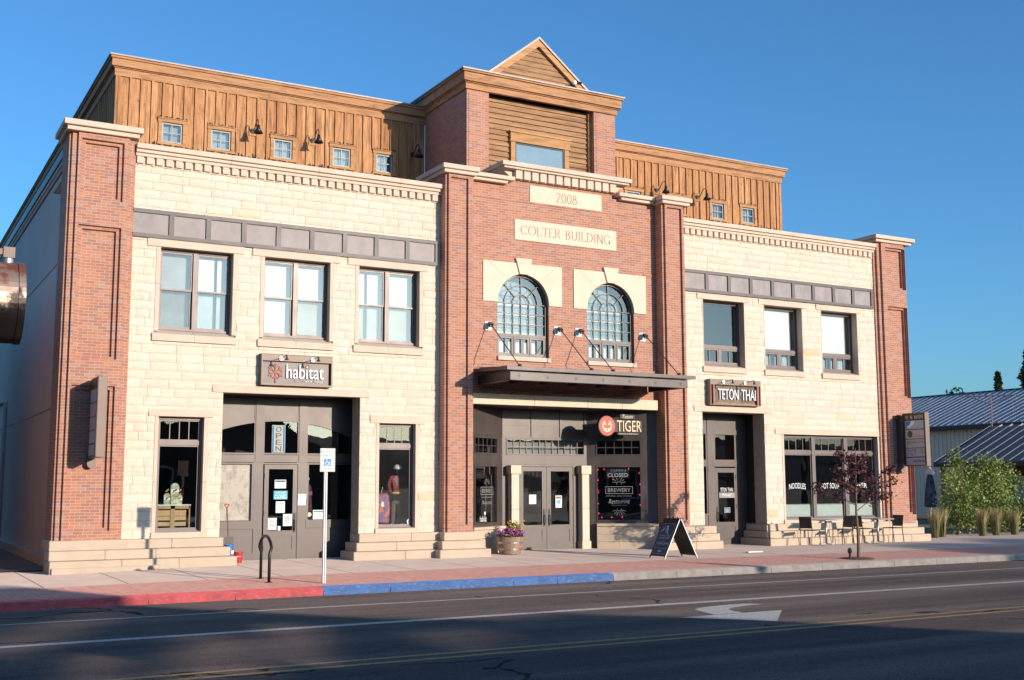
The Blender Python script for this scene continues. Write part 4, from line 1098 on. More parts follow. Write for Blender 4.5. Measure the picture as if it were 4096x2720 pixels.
for k in range(7):
    x = 14.33+k*0.845; mb = MB()
    mb.prism([(x-.055, 4.595), (x, 4.54), (x+.055, 4.595), (x, 4.65)], 'y', -1.812, -1.80); mb.disc((x+.008, 4.597), 0.012, -1.83, -1.81, 8)
    mb.build('bolt_plate', M['canopy'], CP)
for x in (14.41, 16.575, 17.26, 19.435):
    mb = MB(); mb.box(x-.105, x+.105, YC-.02, YC, 5.965, 6.20); pl = mb.build('anchor_plate', M['white'], CP)
    mb = MB(); mb.prism([(-.07, 6.10), (-.07, 6.18), (-.19, 6.12), (-.20, 6.03), (-.14, 6.02)], 'x', x-.055, x+.055); mb.obox((x, -.07, 6.14), (x, -.2, 6.07), .09, .07); mb.build('anchor', M['black'], pl)
    mb = MB(); mb.tube([(x, -.18, 6.07), (x+.02, -1.62, 4.87)], 0.013, 6); mb.lathe([(0.0, -.02), (.05, -.02), (.06, .02), (.03, .055), (0, .06)], (x+.02, -1.64, 4.85), 10); mb.build('tie_rod', M['black'], CP, smooth=True)

# ---- east restaurant door
DY = 0.9
mb = MB()
mb.box(22.40, 22.66, DY-.02, DY+.06, 0.0, 4.02); mb.box(21.5, 22.40, DY, DY+.05, 3.40, 4.02); mb.box(22.66, 24.2, DY, DY+.05, 3.52, 4.02); mb.box(22.66, 24.2, DY-.025, DY+.05, 3.38, 3.52)
mb.box(21.5, 24.2, DY-.01, DY+.06, 2.41, 2.62); mb.box(21.5, 22.40, DY, DY+.05, 0.0, 0.95); mb.box(21.5, 22.4, DY-.02, DY+.05, 0.95, 1.0)
mb.box(22.66, 22.70, DY-.02, DY+.05, 2.62, 3.38); mb.box(23.45, 23.49, DY-.02, DY+.05, 2.62, 3.38); mb.box(23.49, 24.2, DY, DY+.05, 0, 3.4)
mb.box(22.34, 22.38, DY-.02, DY+.05, 1.0, 3.40)
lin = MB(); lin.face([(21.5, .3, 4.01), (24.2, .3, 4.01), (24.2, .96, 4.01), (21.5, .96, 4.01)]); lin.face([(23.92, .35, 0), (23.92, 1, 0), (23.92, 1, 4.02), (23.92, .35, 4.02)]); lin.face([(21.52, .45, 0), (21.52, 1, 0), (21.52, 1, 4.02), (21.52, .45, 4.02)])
TF = part('shop_front', mb, M['store']); lin.build('recess_shade_lining', M['dark'], TF)  # doorway shade painted in by the same near-black lining
pane(22.70, 23.45, 2.64, 3.37, DY+.03, TF, 'glass_dark'); pane(21.5, 22.34, 1.0, 2.40, DY+.03, TF, 'glass_dark'); pane(21.5, 22.34, 2.63, 3.4, DY+.03, TF, 'glass_dark')
shop_door(22.665, 23.49, 2.37, 22.79, 23.42, 0.74, 2.23, DY-.005, TF, (0.28, 0.60), False)
slab('lintel', 21.22, 24.18, -.035, 0.2, 4.002, 4.19, 'trim', TF, 0.006)
slab('lintel', 7.085, 11.02, -.035, 0.2, 4.042, 4.225, 'trim', SF, 0.006)
mb = MB()
for k, (a, c) in enumerate(((0.48, 0.66), (0.27, 0.48), (-.05, 0.27))): mb.box(23.90-.10-.10*k, 23.93, -.1-.13*k, 0.85, a, c-.002)
part('stone_base', mb, M['base'], bevel=0.01)

# ------------------------------------------------------------------ signs on the facade
def snowflake(mb, c, r, y0, y1, mi=0):
    for k in range(6):
        A = R(90+60*k); d = Vector((math.cos(A), math.sin(A)))
        e = r if k != 3 else r*1.32
        nrm = Vector((-d.y, d.x))*r*0.085
        q = [Vector(c)+nrm, Vector(c)-nrm, Vector(c)+d*e-nrm, Vector(c)+d*e+nrm]
        mb.prism([(v.x, v.y) for v in q], 'y', y0-.0003*k, y1, mi)
        for sg in (-1, 1):
            B = A+sg*R(52); d2 = Vector((math.cos(B), math.sin(B))); n2 = Vector((-d2.y, d2.x))*r*0.07; o = Vector(c)+d*r*0.52; L = r*0.42
            mb.prism([(v.x, v.y) for v in (o+n2, o-n2, o+d2*L-n2, o+d2*L+n2)], 'y', y0-.001-.0003*k, y1, mi)
S1 = thing('shop_sign', 'boxed bronze sign with rust red snowflake and white lettering above the western recessed door', 'sign', (9.08, 0, 4.24))
mb = MB(); x0, x1, z0, z1 = 8.19, 9.97, 4.245, 4.985
mb.box(x0, x1, -.20, 0.0, 4.83, z1); mb.box(x0, x1, -.20, 0, z0, z0+.045); mb.box(x0, x0+.03, -.20, 0, z0+.045, 4.83); mb.box(x1-.03, x1, -.20, 0, z0+.045, 4.83); mb.box(x0-.01, x1+.01, -.215, 0, z1, z1+.012)
mb.build('sign_box', M['signbox'], S1)
slab('sign_face', x0+.03, x1-.07, -.11, -.06, z0+.045, 4.83, metal_panel('brushed_sign_face', (0.235, 0.195, 0.18), 0.55, 0.1, 0.3), S1)
mb = MB(); snowflake(mb, (8.56, 4.575), 0.20, -.135, -.112); mb.build('snowflake', M['rust'], S1); mb = MB(); snowflake(mb, (9.36, 4.735), 0.045, -.135, -.112); mb.build('small_snowflake', M['rust'], S1)
mb = MB(); text_mb(mb, 'habitat', 8.82, 9.76, 4.43, 4.76, -.155, 0.04); mb.build('lettering', M['white'], S1)
mb = MB(); text_mb(mb, 'SKATE', 9.29, 9.48, 4.345, 4.39, -.125, 0.01); text_mb(mb, 'STYLE', 9.56, 9.75, 4.345, 4.39, -.125, 0.01); mb.build('lettering', M['white'], S1)
for x in (9.04, 9.24, 9.515):
    mb = MB(); mb.disc((x, 4.375), .017, -.125, -.112, 10); mb.build('dot', M['rust'], S1)
def sign_lamp(par, x, z, ywall, reach=0.42):
    mb = MB(); mb.disc((x, z), 0.055, ywall-.03, ywall, 16); l = mb.build('sign_lamp', M['white'] if par is S1 else M['galv'], par)
    mb = MB(); mb.tube([(x, ywall-.02, z), (x, ywall-reach, z+.045), (x, ywall-reach-.015, z)], 0.009, 6); mb.build('lamp_arm', M['black'], l, smooth=True)
    mb = MB(); mb.lathe([(0.0, .05), (.018, .05), (.022, .0), (.05, -.05), (.045, -.052), (0, -.03)], (x, ywall-reach-.015, z-.02), 12); mb.build('lamp_shade', M['dark'], l, smooth=True)
sign_lamp(S1, 8.66, 4.89, -.20); sign_lamp(S1, 9.45, 4.89, -.20)
S2 = thing('restaurant_sign', 'boxed brown sign with tall white capitals and red side strips above the eastern doorway', 'sign', (22.66, 0, 4.2))
mb = MB(); x0, x1, z0, z1 = 21.70, 23.63, 4.20, 4.965
mb.box(x0, x1, -.20, 0.0, 4.80, z1); mb.box(x0, x1, -.20, 0, z0, z0+.02); mb.box(x0, x0+.03, -.20, 0, z0+.02, 4.80); mb.box(x1-.03, x1, -.20, 0, z0+.02, 4.80)
mb.build('sign_box', M['signbox'], S2)
slab('sign_face', x0+.03, x1-.03, -.10, -.05, z0+.02, 4.80, plain('brown_sign_face', (0.16, 0.115, 0.09), 0.7, var=0.4, scale=4), S2)
for a, c in ((x0+.11, x0+.17), (x1-.14, x1-.07)): slab('side_strip', a, c, -.19, -.11, z0+.02, 4.80, 'rust', S2)
mb = MB(); mb.box(x0+.19, x1-.16, -.125, -.10, z0+.02, z0+.085); mb.build('lower_strip', M['barrel'], S2)
mb = MB(); text_mb(mb, 'TETON', 22.03, 22.80, 4.37, 4.69, -.15, 0.04); text_mb(mb, 'THAI', 22.92, 23.47, 4.37, 4.69, -.15, 0.04); mb.build('lettering', M['white'], S2)
sign_lamp(S2, 22.18, 4.88, -.20); sign_lamp(S2, 23.0, 4.88, -.20)
# emblem sign in the entrance
TS = thing('emblem_sign', 'red round tiger head emblem joined to dark board with cream capitals in central entrance', 'sign', (18.6, 0.0, 3.25))
ty = 0.0
mb = MB(); mb.disc((18.145, 3.50), 0.285, ty-.02, ty+.08, 32); mb.build('disc_rim', M['dark'], TS)
mb = MB(); mb.disc((18.145, 3.50), 0.268, ty-.028, ty-.02, 32); mb.build('disc_face', M['red'], TS)
mb = MB()
for sg in (-1, 1):
    o = [(0.03, -.17), (.09, -.14), (.15, -.06), (.165, .02), (.15, .08), (.12, .06), (.115, -.01), (.09, -.08), (.055, -.055), (.02, -.075), (0.0, -.08), (0.0, -.175)]
    mb.prism([(18.145+sg*u, 3.50+v) for u, v in o], 'y', ty-.034, ty-.026)
    e = [(.03, .03), (.075, .02), (.10, .06), (.13, .09), (.12, .14), (.07, .145), (.09, .11), (.05, .09)]
    mb.prism([(18.145+sg*u, 3.50+v) for u, v in e], 'y', ty-.034, ty-.026)
mb.build('tiger_face', M['cream'], TS)
mb = MB(); mb.prism([(18.105, 3.40), (18.185, 3.40), (18.165, 3.375), (18.145, 3.362), (18.125, 3.375)], 'y', ty-.038, ty-.03); mb.build('tiger_muzzle', M['black'], TS)
mb = MB(); mb.box(18.32, 19.37, ty+.0, ty+.06, 3.32, 3.70); mb.box(18.60, 19.13, ty+.004, ty+.055, 3.70, 3.85); mb.box(18.50, 19.25, ty-.01, ty+.055, 3.245, 3.335); mb.build('sign_board', M['dark'], TS, bevel=0.02)
mb = MB(); text_mb(mb, 'TIGER', 18.475, 19.315, 3.355, 3.665, ty-.035, 0.035); mb.build('lettering', M['cream'], TS)
mb = MB(); text_mb(mb, 'TIGER', 18.465, 19.305, 3.345, 3.655, ty-.012, 0.01); mb.build('lettering_side', M['red'], TS)
mb = MB(); text_mb(mb, 'Teton', 18.68, 19.03, 3.725, 3.83, ty-.006, 0.008, shear=0.25); text_mb(mb, 'Restaurant & Brewery', 18.55, 19.2, 3.265, 3.312, ty-.014, 0.003, shear=0.2); mb.build('lettering', M['cream'], TS)
mb = MB(); mb.tube([(18.9, ty+.06, 3.6), (18.9, .72, 3.6)], .02, 6); mb.tube([(18.9, ty+.06, 3.4), (18.9, .72, 3.4)], .02, 6); mb.build('bracket', M['black'], TS)
# projecting directory signs on the outer piers
def blade(x, y0, y1, z0, z1, lab, letters):
    t = thing('projecting_sign', lab, 'sign', (x, -.2, z0), 'projecting directory signs on the outer piers')
    hw = 0.095
    mb = MB(); mb.box(x-hw, x+hw, y0, y1, z0, z1); mb.build('sign_box', M['signbox'], t, bevel=0.006)
    mb = MB(); mb.box(x-.05, x+.05, y1, -.05, z0+.1, z1-.06); mb.build('wall_bracket', M['signbox'], t)
    mb = MB(); mb.prism([(x-.1, z0+.1), (x-.1, z0-.12)]+[(x-.1*math.cos(math.pi*k/10), z0-.12-.1*math.sin(math.pi*k/10)) for k in range(11)]+[(x+.1, z0-.12), (x+.1, z0+.1)], 'y', -.235, -.07); mb.build('backplate', M['signbox'], t)
    mb = MB(); mb.box(x-hw-.012, x-hw, y0+.005, y1-.005, z0+.06, z1-.03); mb.build('face_frame', M['dark'], t)
    rows = [(3.62, 3.89), (3.31, 3.595), (3.02, 3.29), (2.735, 3.0), (2.475, 2.705)]; dz = z0-2.43
    cols = [(0.40, 0.44, 0.52), (0.52, 0.44, 0.42), (0.50, 0.44, 0.43), (0.47, 0.45, 0.48), (0.42, 0.42, 0.47)]
    rt = lambda X, Z, Y: (x-hw-.016+Y, y1-.12-X, Z+dz)
    W_ = (y1-.12)-(y0+.05)
    for (za, zt), c in zip(rows, cols):
        mb = MB(); mb.box(x-hw-.02, x-hw-.012, y0+.05, y1-.12, za+dz, zt+dz); mb.build('tenant_panel', plain('tenant_panel', c, 0.55, var=0.06), t)
    if letters:
        mb = MB(); serif_text(mb, '18 N MAIN', 0.02, W_-.01, 3.94, 4.06, -.005, 0.13, 0, rt); mb.build('lettering', M['cream'], t)
        mb = MB(); text_mb(mb, 'TCT', 0.05, 0.42, 2.77, 2.965, -.005, 0, 0, rt); serif_text(mb, 'HARMON', 0.27, W_-.02, 2.555, 2.64, -.005, 0.16, 0, rt)
        text_mb(mb, 'm', .06, .18, 3.12, 3.24, -.005, 0, 0, rt); text_mb(mb, 'nede wes', .23, W_-.03, 3.17, 3.245, -.005, 0, 0, rt); text_mb(mb, 'TETON', .55, W_-.02, 2.91, 2.96, -.005, 0, 0, rt); text_mb(mb, 'LUMBER', .50, W_-.02, 2.845, 2.89, -.005, 0, 0, rt)
        mb.build('lettering', M['ink'], t)
        mb = MB(); text_mb(mb, 'architects', .30, W_-.02, 3.36, 3.42, -.005, 0, 0, rt); mb.build('lettering', M['rust'], t)
        mb = MB(); mb.face([rt(.19+.1*math.cos(k*.3142), 3.46+.115*math.sin(k*.3142), -.006) for k in range(20)]); mb.build('round_mark', M['ink'], t)
        mb = MB(); mb.face([rt(a, b_, -.006) for a, b_ in ((.02, 3.64), (.02, 3.86), (.22, 3.87), (.24, 3.76), (.1, 3.70))]); mb.build('blue_patch', M['ada'], t)
        mb = MB(); mb.face([rt(a, b_, -.0065) for a, b_ in ((.26, 3.87), (.42, 3.88), (.36, 3.78), (.22, 3.68), (.1, 3.65), (.09, 3.72), (.2, 3.77))]); mb.build('white_patch', M['white'], t)
        mb = MB(); mb.prism([(y0+.02, z0+.01), (y1-.02, z0+.01), (y1-.02, z0+.035), (y0+.02, z0+.035)], 'x', x-hw-.016, x-hw); mb.build('red_edge', M['rust'], t)
    return t
blade(4.43, -1.20, -.32, 2.475, 4.20, 'bronze projecting sign with dark blank face on the western end pier', False)
blade(29.53, -1.28, -.36, 2.43, 4.14, 'bronze projecting sign listing tenants on the eastern end pier beside the shrubs', True)

# gooseneck lamps on the cedar wall
def goose(x, z, lab):
    t = thing('wall_lamp', lab, 'wall lamp', (x, WY, z), 'gooseneck lamps on the cedar wall')
    mb = MB(); mb.disc((x, z), 0.075, WY-.05, WY-.02, 16); mb.box(x-.1, x+.1, WY-.03, WY, z-.14, z+.14); mb.build('backplate', M['board'], t)
    mb = MB(); mb.disc((x, z), 0.07, WY-.07, WY-.03, 16); mb.build('mount', M['dark'], t)
    pts = [(x, WY-.05, z)]+[(x, WY-.28-.23*math.cos(R(a)), z+.12+.15*math.sin(R(a))) for a in (-40, 20, 60, 90, 130, 170)]
    pts = [(x, WY-.05, z), (x, WY-.2, z+.01), (x, WY-.28, z+.12), (x, WY-.38, z+.21), (x, WY-.50, z+.20), (x, WY-.55, z+.10), (x, WY-.55, z-.0)]
    mb = MB(); mb.tube(pts, 0.014, 8); mb.build('arm', M['black'], t, smooth=True)
    mb = MB(); mb.lathe([(0.02, .04), (.04, .03), (.05, -.06), (.135, -.20), (.13, -.2), (.045, -.06), (0.0, -.05)], (x, WY-.55, z), 18); mb.build('shade', M['black'], t, smooth=True)
for x, z, lab in ((9.05, 11.72, 'black gooseneck lamp between the second and third small windows left of the tower'), (10.80, 11.70, 'black gooseneck lamp between the third and fourth small windows left of the tower'),
                  (13.92, 11.72, 'black gooseneck lamp in the shadow beside the tower'), (22.97, 11.75, 'black gooseneck lamp half hidden behind the pier cap right of the tower'), (24.70, 11.72, 'black gooseneck lamp beside the two right hand small windows')):
    goose(x, z, lab)
fl = thing('floodlight', 'small white floodlight fixed on the right rake of the gable', 'floodlight', (18.15, GY-.1, 13.86))
mb = MB(); mb.lathe([(0, -.09), (.065, -.09), (.07, -.05), (.045, .03), (0.02, .05)], (17.98, GY-.22, 13.80), 14, 'y'); mb.build('lamp_head', M['white'], fl, smooth=True)
mb = MB(); mb.tube([(17.98, GY-.16, 13.80), (18.12, GY-.12, 13.87), (18.25, GY-.09, 13.90)], .02, 6); mb.lathe([(0, -.06), (.035, -.06), (.035, .09), (0, .09)], (18.22, GY-.14, 13.89), 8, 'x'); mb.build('mount', M['black'], fl)

# ------------------------------------------------------------------ notices, vinyl and window displays
def notice(x0, x1, z0, z1, y, lab, mat='paper', lines=4, hdr=None, cat='notice'):
    t = MB(); t.box(x0, x1, y-.004, y, z0, z1); o = tag(t.build('notice', M[mat]), lab, cat, 'notices taped to the shop doors')
    if lines:
        mb = MB(); h = (z1-z0)
        for k in range(lines):
            zz = z1-h*(0.2+0.68*k/max(1, lines)); mb.box(x0+.03, x1-.03-(0.03 if k % 2 else 0), y-.0055, y-.0045, zz, zz+h*0.035)
        mb.build('print', M['ink'], o)
    if hdr:
        mb = MB(); mb.box(x0+.015, x1-.015, y-.0058, y-.0045, z1-(z1-z0)*0.26, z1-(z1-z0)*0.08); mb.build('heading', M[hdr], o)
    return o
dy = SY-.012
notice(8.94, 9.23, 1.80, 2.01, dy, 'topmost white sheet with dark heading on the western glass door', lines=2, hdr='ink')
o = notice(8.92, 9.27, 1.53, 1.74, dy, 'blue CLOSED sign on the western glass door', 'cyan', 0, cat='sign'); del o['group']
mb = MB(); text_mb(mb, 'CLOSED', 8.945, 9.245, 1.55, 1.65, dy-.0055, 0); text_mb(mb, 'SORRY WE\'RE', 8.97, 9.22, 1.68, 1.715, dy-.0055, 0); mb.build('lettering', M['white'], o)
notice(8.98, 9.21, 1.20, 1.48, dy, 'white sheet in the middle of the western glass door below the blue sign', lines=3)
notice(8.78+.01, 9.01, 0.79, 1.08, dy, 'white sheet at the lower left corner of the western glass door', lines=6)
notice(9.17, 9.40, 0.88, 1.17, dy, 'white sheet at the lower right of the western glass door', lines=7)
notice(9.04, 9.11, 0.775, 0.88, dy, 'tiny white sticker at the bottom edge of the western glass door', lines=1)
notice(9.53, 9.74, 1.38, 1.53, SY-.032, 'lower of two white sheets on the post right of the western door', lines=0)
notice(9.535, 9.75, 1.535, 1.66, SY-.032, 'upper of two white sheets on the post right of the western door', lines=0)
notice(9.95, 10.23, 1.03, 1.26, SY+.02, 'white calendar sheet with green heading inside the glass right of the western door', lines=3, hdr='green')
mb = MB(); mb.disc((9.86, 1.15), 0.055, SY+.015, SY+.02, 16); tag(mb.build('round_sticker', M['cream']), 'round cream sticker in the lower left corner of the pane right of the western door', 'sticker')
notice(16.32, 16.55, 1.34, 1.60, EY-.012, 'plain pale sheet on the left leaf of the central double door', lines=1)
o = notice(17.18, 17.39, 1.23, 1.57, EY-.012, 'white poster with red heading and blue patch on the right door leaf', lines=0, hdr='rust')
mb = MB(); mb.prism([(17.23, 1.44), (17.35, 1.44), (17.35, 1.37), (17.29, 1.33), (17.23, 1.37)], 'y', EY-.018, EY-.017); mb.build('blue_patch', M['cyan'], o)
def vinyl(name, mbf, mat, lab, cat='lettering'):
    mb = MB(); mbf(mb); return tag(mb.build(name, M[mat]), lab, cat)
dyt = DY-.012
vinyl('door_lettering', lambda mb: (text_mb(mb, 'TETON', 22.87, 23.11, 1.65, 1.77, dyt, .002), text_mb(mb, 'THAI', 23.15, 23.36, 1.65, 1.77, dyt, .002)), 'white', 'white restaurant name in capitals on the eastern glass door')
o = notice(22.82, 23.42, 1.465, 1.625, dyt, 'grey pick up banner across the eastern glass door', 'blind2', 0); del o['group']
mb = MB(); text_mb(mb, 'Pick-up!', 22.94, 23.28, 1.49, 1.60, dyt-.006, 0, shear=.25); mb.build('lettering', M['white'], o)
o = notice(23.0, 23.23, 1.02, 1.17, dyt, 'small dark opening hours card low on the eastern glass door', 'navy', 0); del o['group']
mb = MB(); mb.frame(23.0, 23.23, 1.02, 1.17, dyt-.006, dyt-.005, .008)
for k in range(3): mb.box(23.04, 23.19, dyt-.006, dyt-.005, 1.05+.035*k, 1.062+.035*k)
mb.build('print', M['frost'], o)
# curved words on the restaurant window
def arch_word(body, x0, x1, z0, z1, y, lab, rise=0.03):
    mb = MB(); text_mb(mb, body, x0, x1, z0, z1, y, .002)
    xm, hw = (x0+x1)/2, (x1-x0)/2
    mb.v = [(a, b_, c_+rise*(1-((a-xm)/hw)**2)) for a, b_, c_ in mb.v]
    return tag(mb.build('window_lettering', M['white']), lab, 'lettering')
arch_word('NOODLES', 24.99, 25.67, 1.71, 1.88, 0.185, 'white word NOODLES curved across the left pane of the restaurant window')
arch_word('HOT SOUP', 26.30, 27.08, 1.71, 1.88, 0.185, 'white curved words on the middle restaurant pane behind the young tree')
arch_word('BEER', 27.82, 28.30, 1.74, 1.88, 0.185, 'white curved word on the right restaurant pane behind the young tree')
# brewery window
def wmb(mpf, f, name, mat, par=None, lab=None, cat=None):
    mb = MB(); f(mb); o = mpf(mb).build(name, M[mat], par)
    return tag(o, lab, cat) if lab else o
M['vinyl'] = plain('grey_vinyl', (0.26, 0.26, 0.25), 0.7)
yw = -.004
bl = wmb(WR, lambda mb: (text_mb(mb, 'BREWERY', .60, 1.24, 1.66, 1.77, yw, 0), mb.frame(.53, 1.31, 1.61, 1.82, yw, yw+.002, .012), text_mb(mb, 'Restaurant', .62, 1.22, 1.33, 1.46, yw, 0, shear=.25),
     [mb.box(a, a+.26, yw, yw+.002, 1.545, 1.553) for a in (.55, 1.02)], [mb.box(.7, 1.14, yw, yw+.002, zz, zz+.006) for zz in (1.27, 1.29)], text_mb(mb, 'and', .87, .97, 1.535, 1.57, yw, 0)), 'window_lettering', 'vinyl', None, 'grey brewery and restaurant lettering on the angled window right of the double door', 'lettering')
def rays(mb, cx, cz, a0, a1, r0, r1, n=7):
    for k in range(n):
        A = R(a0+(a1-a0)*k/(n-1)); mb.obox((cx+r0*math.cos(A), yw, cz+r0*math.sin(A)), (cx+r1*math.cos(A), yw, cz+r1*math.sin(A)), .003, .012)
wmb(WR, lambda mb: (rays(mb, .92, 1.90, 15, 165, .1, .19), rays(mb, .92, 1.17, 195, 345, .08, .19), mb.arc((.92, 1.88), .07, .082, 0, math.pi, yw, yw+.002, 10), mb.arc((.92, 1.19), .06, .072, math.pi, 2*math.pi, yw, yw+.002, 10)), 'sunburst', 'vinyl', bl)
cl = wmb(WR, lambda mb: mb.box(.56, 1.22, .10, .13, 2.06, 2.34), 'closed_sign', 'black', None, 'black sign with white CLOSED lettering at the top of the brewery window', 'sign')
wmb(WR, lambda mb: text_mb(mb, 'CLOSED', .60, 1.18, 2.09, 2.20, .094, 0), 'lettering', 'white', cl)
wmb(WR, lambda mb: text_mb(mb, 'OPEN', .68, 1.12, 2.23, 2.31, .094, 0), 'lettering', 'vinyl', cl)
mt, n, b = new_mat('red_bulb'); b.inputs['Base Color'].default_value = (0.6, 0.02, 0.05, 1); b.inputs['Emission Color'].default_value = (1, 0.02, 0.08, 1); b.inputs['Emission Strength'].default_value = 1.2; M['bulb'] = mt
sl_t = wmb(WR, lambda mb: [mb.tube([(.32, .08, .93), (.32, .08, 2.33), (1.52, .08, 2.34), (1.52, .08, .95), (.32, .08, .93)], .004, 4)], 'string_lights', 'black', None, 'string of small red bulbs framing the brewery window', 'string lights')
for a, c in [(.32, 2.3), (.50, 2.31), (1.2, 2.33), (.32, 2.0), (.31, 1.71), (.33, 1.65), (.32, 1.33), (.33, 1.05), (.42, .94), (.70, .94), (1.0, .95), (1.50, 2.2), (1.52, 1.88), (1.51, 1.58), (1.52, 1.29), (.75, 2.02)]:
    mb = MB(); mb.lathe([(0, -.022), (.014, -.01), (.014, .01), (0, .028)], (a, .075, c), 6); WR(mb).build('bulb', M['bulb'], sl_t)
wmb(WL, lambda mb: (text_mb(mb, 'habitat', .76, 1.12, .90, 1.05, yw, 0), mb.disc((1.03, 1.12), .045, yw, yw+.002, 12), mb.box(1.022, 1.038, yw, yw+.002, 1.02, 1.1)), 'window_lettering', 'white', None, 'small white shop name with tree low on the angled window left of the double door', 'lettering')
bl2 = wmb(WL, lambda mb: (text_mb(mb, 'BREWERY', .86, 1.42, 1.66, 1.77, yw, 0), mb.frame(.80, 1.48, 1.61, 1.82, yw, yw+.002, .012), text_mb(mb, 'Restaurant', .88, 1.40, 1.36, 1.46, yw, 0, shear=.25), mb.box(.85, 1.43, yw, yw+.002, 1.54, 1.55)), 'window_lettering', 'vinyl', None, 'grey brewery lettering on the angled window left of the double door', 'lettering')
wmb(WL, lambda mb: (rays(mb, 1.14, 1.88, 15, 165, .08, .17),), 'sunburst', 'vinyl', bl2)
# neon open sign in the transom
ne = tag(slab('open_sign', 8.88, 9.22, SY+.10, SY+.13, 2.68, 3.36, 'frost', None), 'vertical OPEN sign with blue edges behind the arched transom over the western door', 'sign')
for a in (8.90, 9.175): slab('edge_tube', a, a+.025, SY+.085, SY+.10, 2.7, 3.34, 'ada', ne)
mb = MB()
for k, ch in enumerate('OPEN'): text_mb(mb, ch, 8.98, 9.12, 3.19-.16*k, 3.32-.16*k, SY+.09, .008)
mb.build('lettering', M['rust'], ne)
# poster behind the left pane, a tree reflection mixed into its colour
mt, n, b = new_mat('poster_reflected_tree'); g = G(n); p = g.pos()
tree = g.ramp(g.noise(g.scalev(p, (5.5, 1, 3.5)), 1.5, 8, 0.75), [(0.48, (0, 0, 0)), (0.60, (1, 1, 1))])
g.link(g.mix(g.math('MULTIPLY', tree, 0.75), (0.66, 0.55, 0.46), (0.36, 0.27, 0.23)), b.inputs['Base Color']); M['poster'] = mt
ps = tag(slab('poster', 7.36, 8.37, SY+.06, SY+.07, 1.03, 2.38, 'poster', None), 'large cream poster with painted tree reflection filling the pane left of the western door', 'poster')
slab('green_margin', 7.36, 7.62, SY+.052, SY+.06, 1.06, 2.30, plain('pale_green_print', (0.35, 0.50, 0.30), 0.7), ps)
# shovel, buckets
sh = thing('shovel', 'long handled shovel with red grip leaning in the corner left of the western door', 'shovel', (7.66, .42, .48))
mb = MB(); mb.tube([(7.66, .30, 0.5), (7.66, .55, 1.36)], .016, 8); mb.build('shaft', M['bark'], sh, smooth=True)
mb = MB(); mb.tube([(7.66, .55, 1.34), (7.61, .565, 1.41), (7.60, .567, 1.43), (7.72, .567, 1.43), (7.71, .565, 1.41), (7.66, .55, 1.34)], .013, 6); mb.build('grip', M['red'], sh)
mb = MB(); mb.prism([(7.56, 0.68), (7.76, 0.68), (7.76, .42), (7.70, .30), (7.62, .30), (7.56, .42)], 'y', .27, .29); mb.build('blade', M['black'], sh)
def bucket(x, y, z, r0, r1, h, mat, lab):
    t = thing('bucket', lab, 'bucket', (x, y, z))
    mb = MB(); mb.lathe([(0, 0), (r0, 0), (r1, h), (r1+.012, h), (r1+.012, h-.025), (r1-.008, h-.03), (r0-.01, .02), (0, .02)], (x, y, z), 20); mb.build('pail', M[mat], t, smooth=False)
    mb = MB(); mb.tube([(x-r1, y, z+h-.02), (x-.06, y-r1-.01, z+h-.10), (x+.06, y-r1-.01, z+h-.10), (x+r1, y, z+h-.02)], .004, 5); mb.build('bail', M['galv'], t)
    return t
M['bred'] = plain('bucket_red', (0.55, 0.03, 0.03), 0.4); M['bblue'] = plain('bucket_blue', (0.03, 0.16, 0.55), 0.4)
o = bucket(7.58, -.02, .275, .085, .10, .24, 'bblue', 'blue bucket with white label on the middle step left of the western door')
slab('paper_label', 7.60, 7.66, -.125, -.115, .30, .38, 'white', o)
bucket(7.80, -.02, .09, .085, .105, .25, 'bred', 'red bucket standing on the pavement at the foot of the western steps')
rk = tag(MB().build('rock', M['base']), 'small tan rock against the base left of the western door', 'rock')
bm = bmesh.new(); bmesh.ops.create_icosphere(bm, subdivisions=2, radius=.08)
for v in bm.verts: v.co *= 0.85+.3*random.random(); v.co.z *= .8
bm.to_mesh(rk.data); bm.free(); rk.location = (5.78, -.66, .10)
# window displays
def board_thing(x, y, z0, z1, wd, lab):
    t = thing('snowboard', lab, 'snowboard', (x, y, z0), 'snowboards in the western display window')
    n = 10; P = [(x+wd*math.cos(math.pi*k/n), z1-wd+wd*math.sin(math.pi*k/n)) for k in range(n+1)]+[(x-wd*.85, z0), (x+wd*.85, z0)]
    mb = MB(); mb.prism(P, 'y', y, y+.02); mb.build('deck', plain('board_graphic', (0.30, 0.38, 0.24), 0.4, var=0.9, scale=9), t)
    mb = MB(); mb.box(x-wd*.9, x+wd*.9, y-.006, y, z1-wd*2.1, z1-wd*1.4); mb.build('pale_band', M['white'], t)
    mb = MB()
    for k in range(3): mb.prism([(x-wd*.4, z0+.1+.09*k), (x+wd*.5, z0+.15+.09*k), (x+wd*.4, z0+.18+.09*k), (x-wd*.5, z0+.13+.09*k)], 'y', y-.006, y)
    mb.build('graphic', plain('orange_graphic', (0.55, 0.25, 0.05), 0.5), t)
board_thing(6.40, .42, 1.44, 1.93, .10, 'tallest snowboard standing on the crate in the western display window')
board_thing(6.23, .44, 1.44, 1.70, .075, 'short snowboard left of the tallest one on the crate')
board_thing(6.53, .47, 1.44, 1.66, .06, 'narrow snowboard right of the tallest one on the crate')
cr = thing('pallet_crate', 'pale wooden slatted crate carrying snowboards in the western display window', 'crate', (6.4, .5, .9))
mb = MB(); mb.box(5.98, 6.76, .34, .75, 1.415, 1.44); mb.build('top', M['white'], cr)
mb = MB()
for z in (0.95, 1.08, 1.18, 1.27): mb.box(5.98, 6.66, .37, .385, z, z+(.09 if z < 1.25 else .04))
mb.build('slats', plain('pine', (0.62, 0.42, 0.22), 0.8), cr)
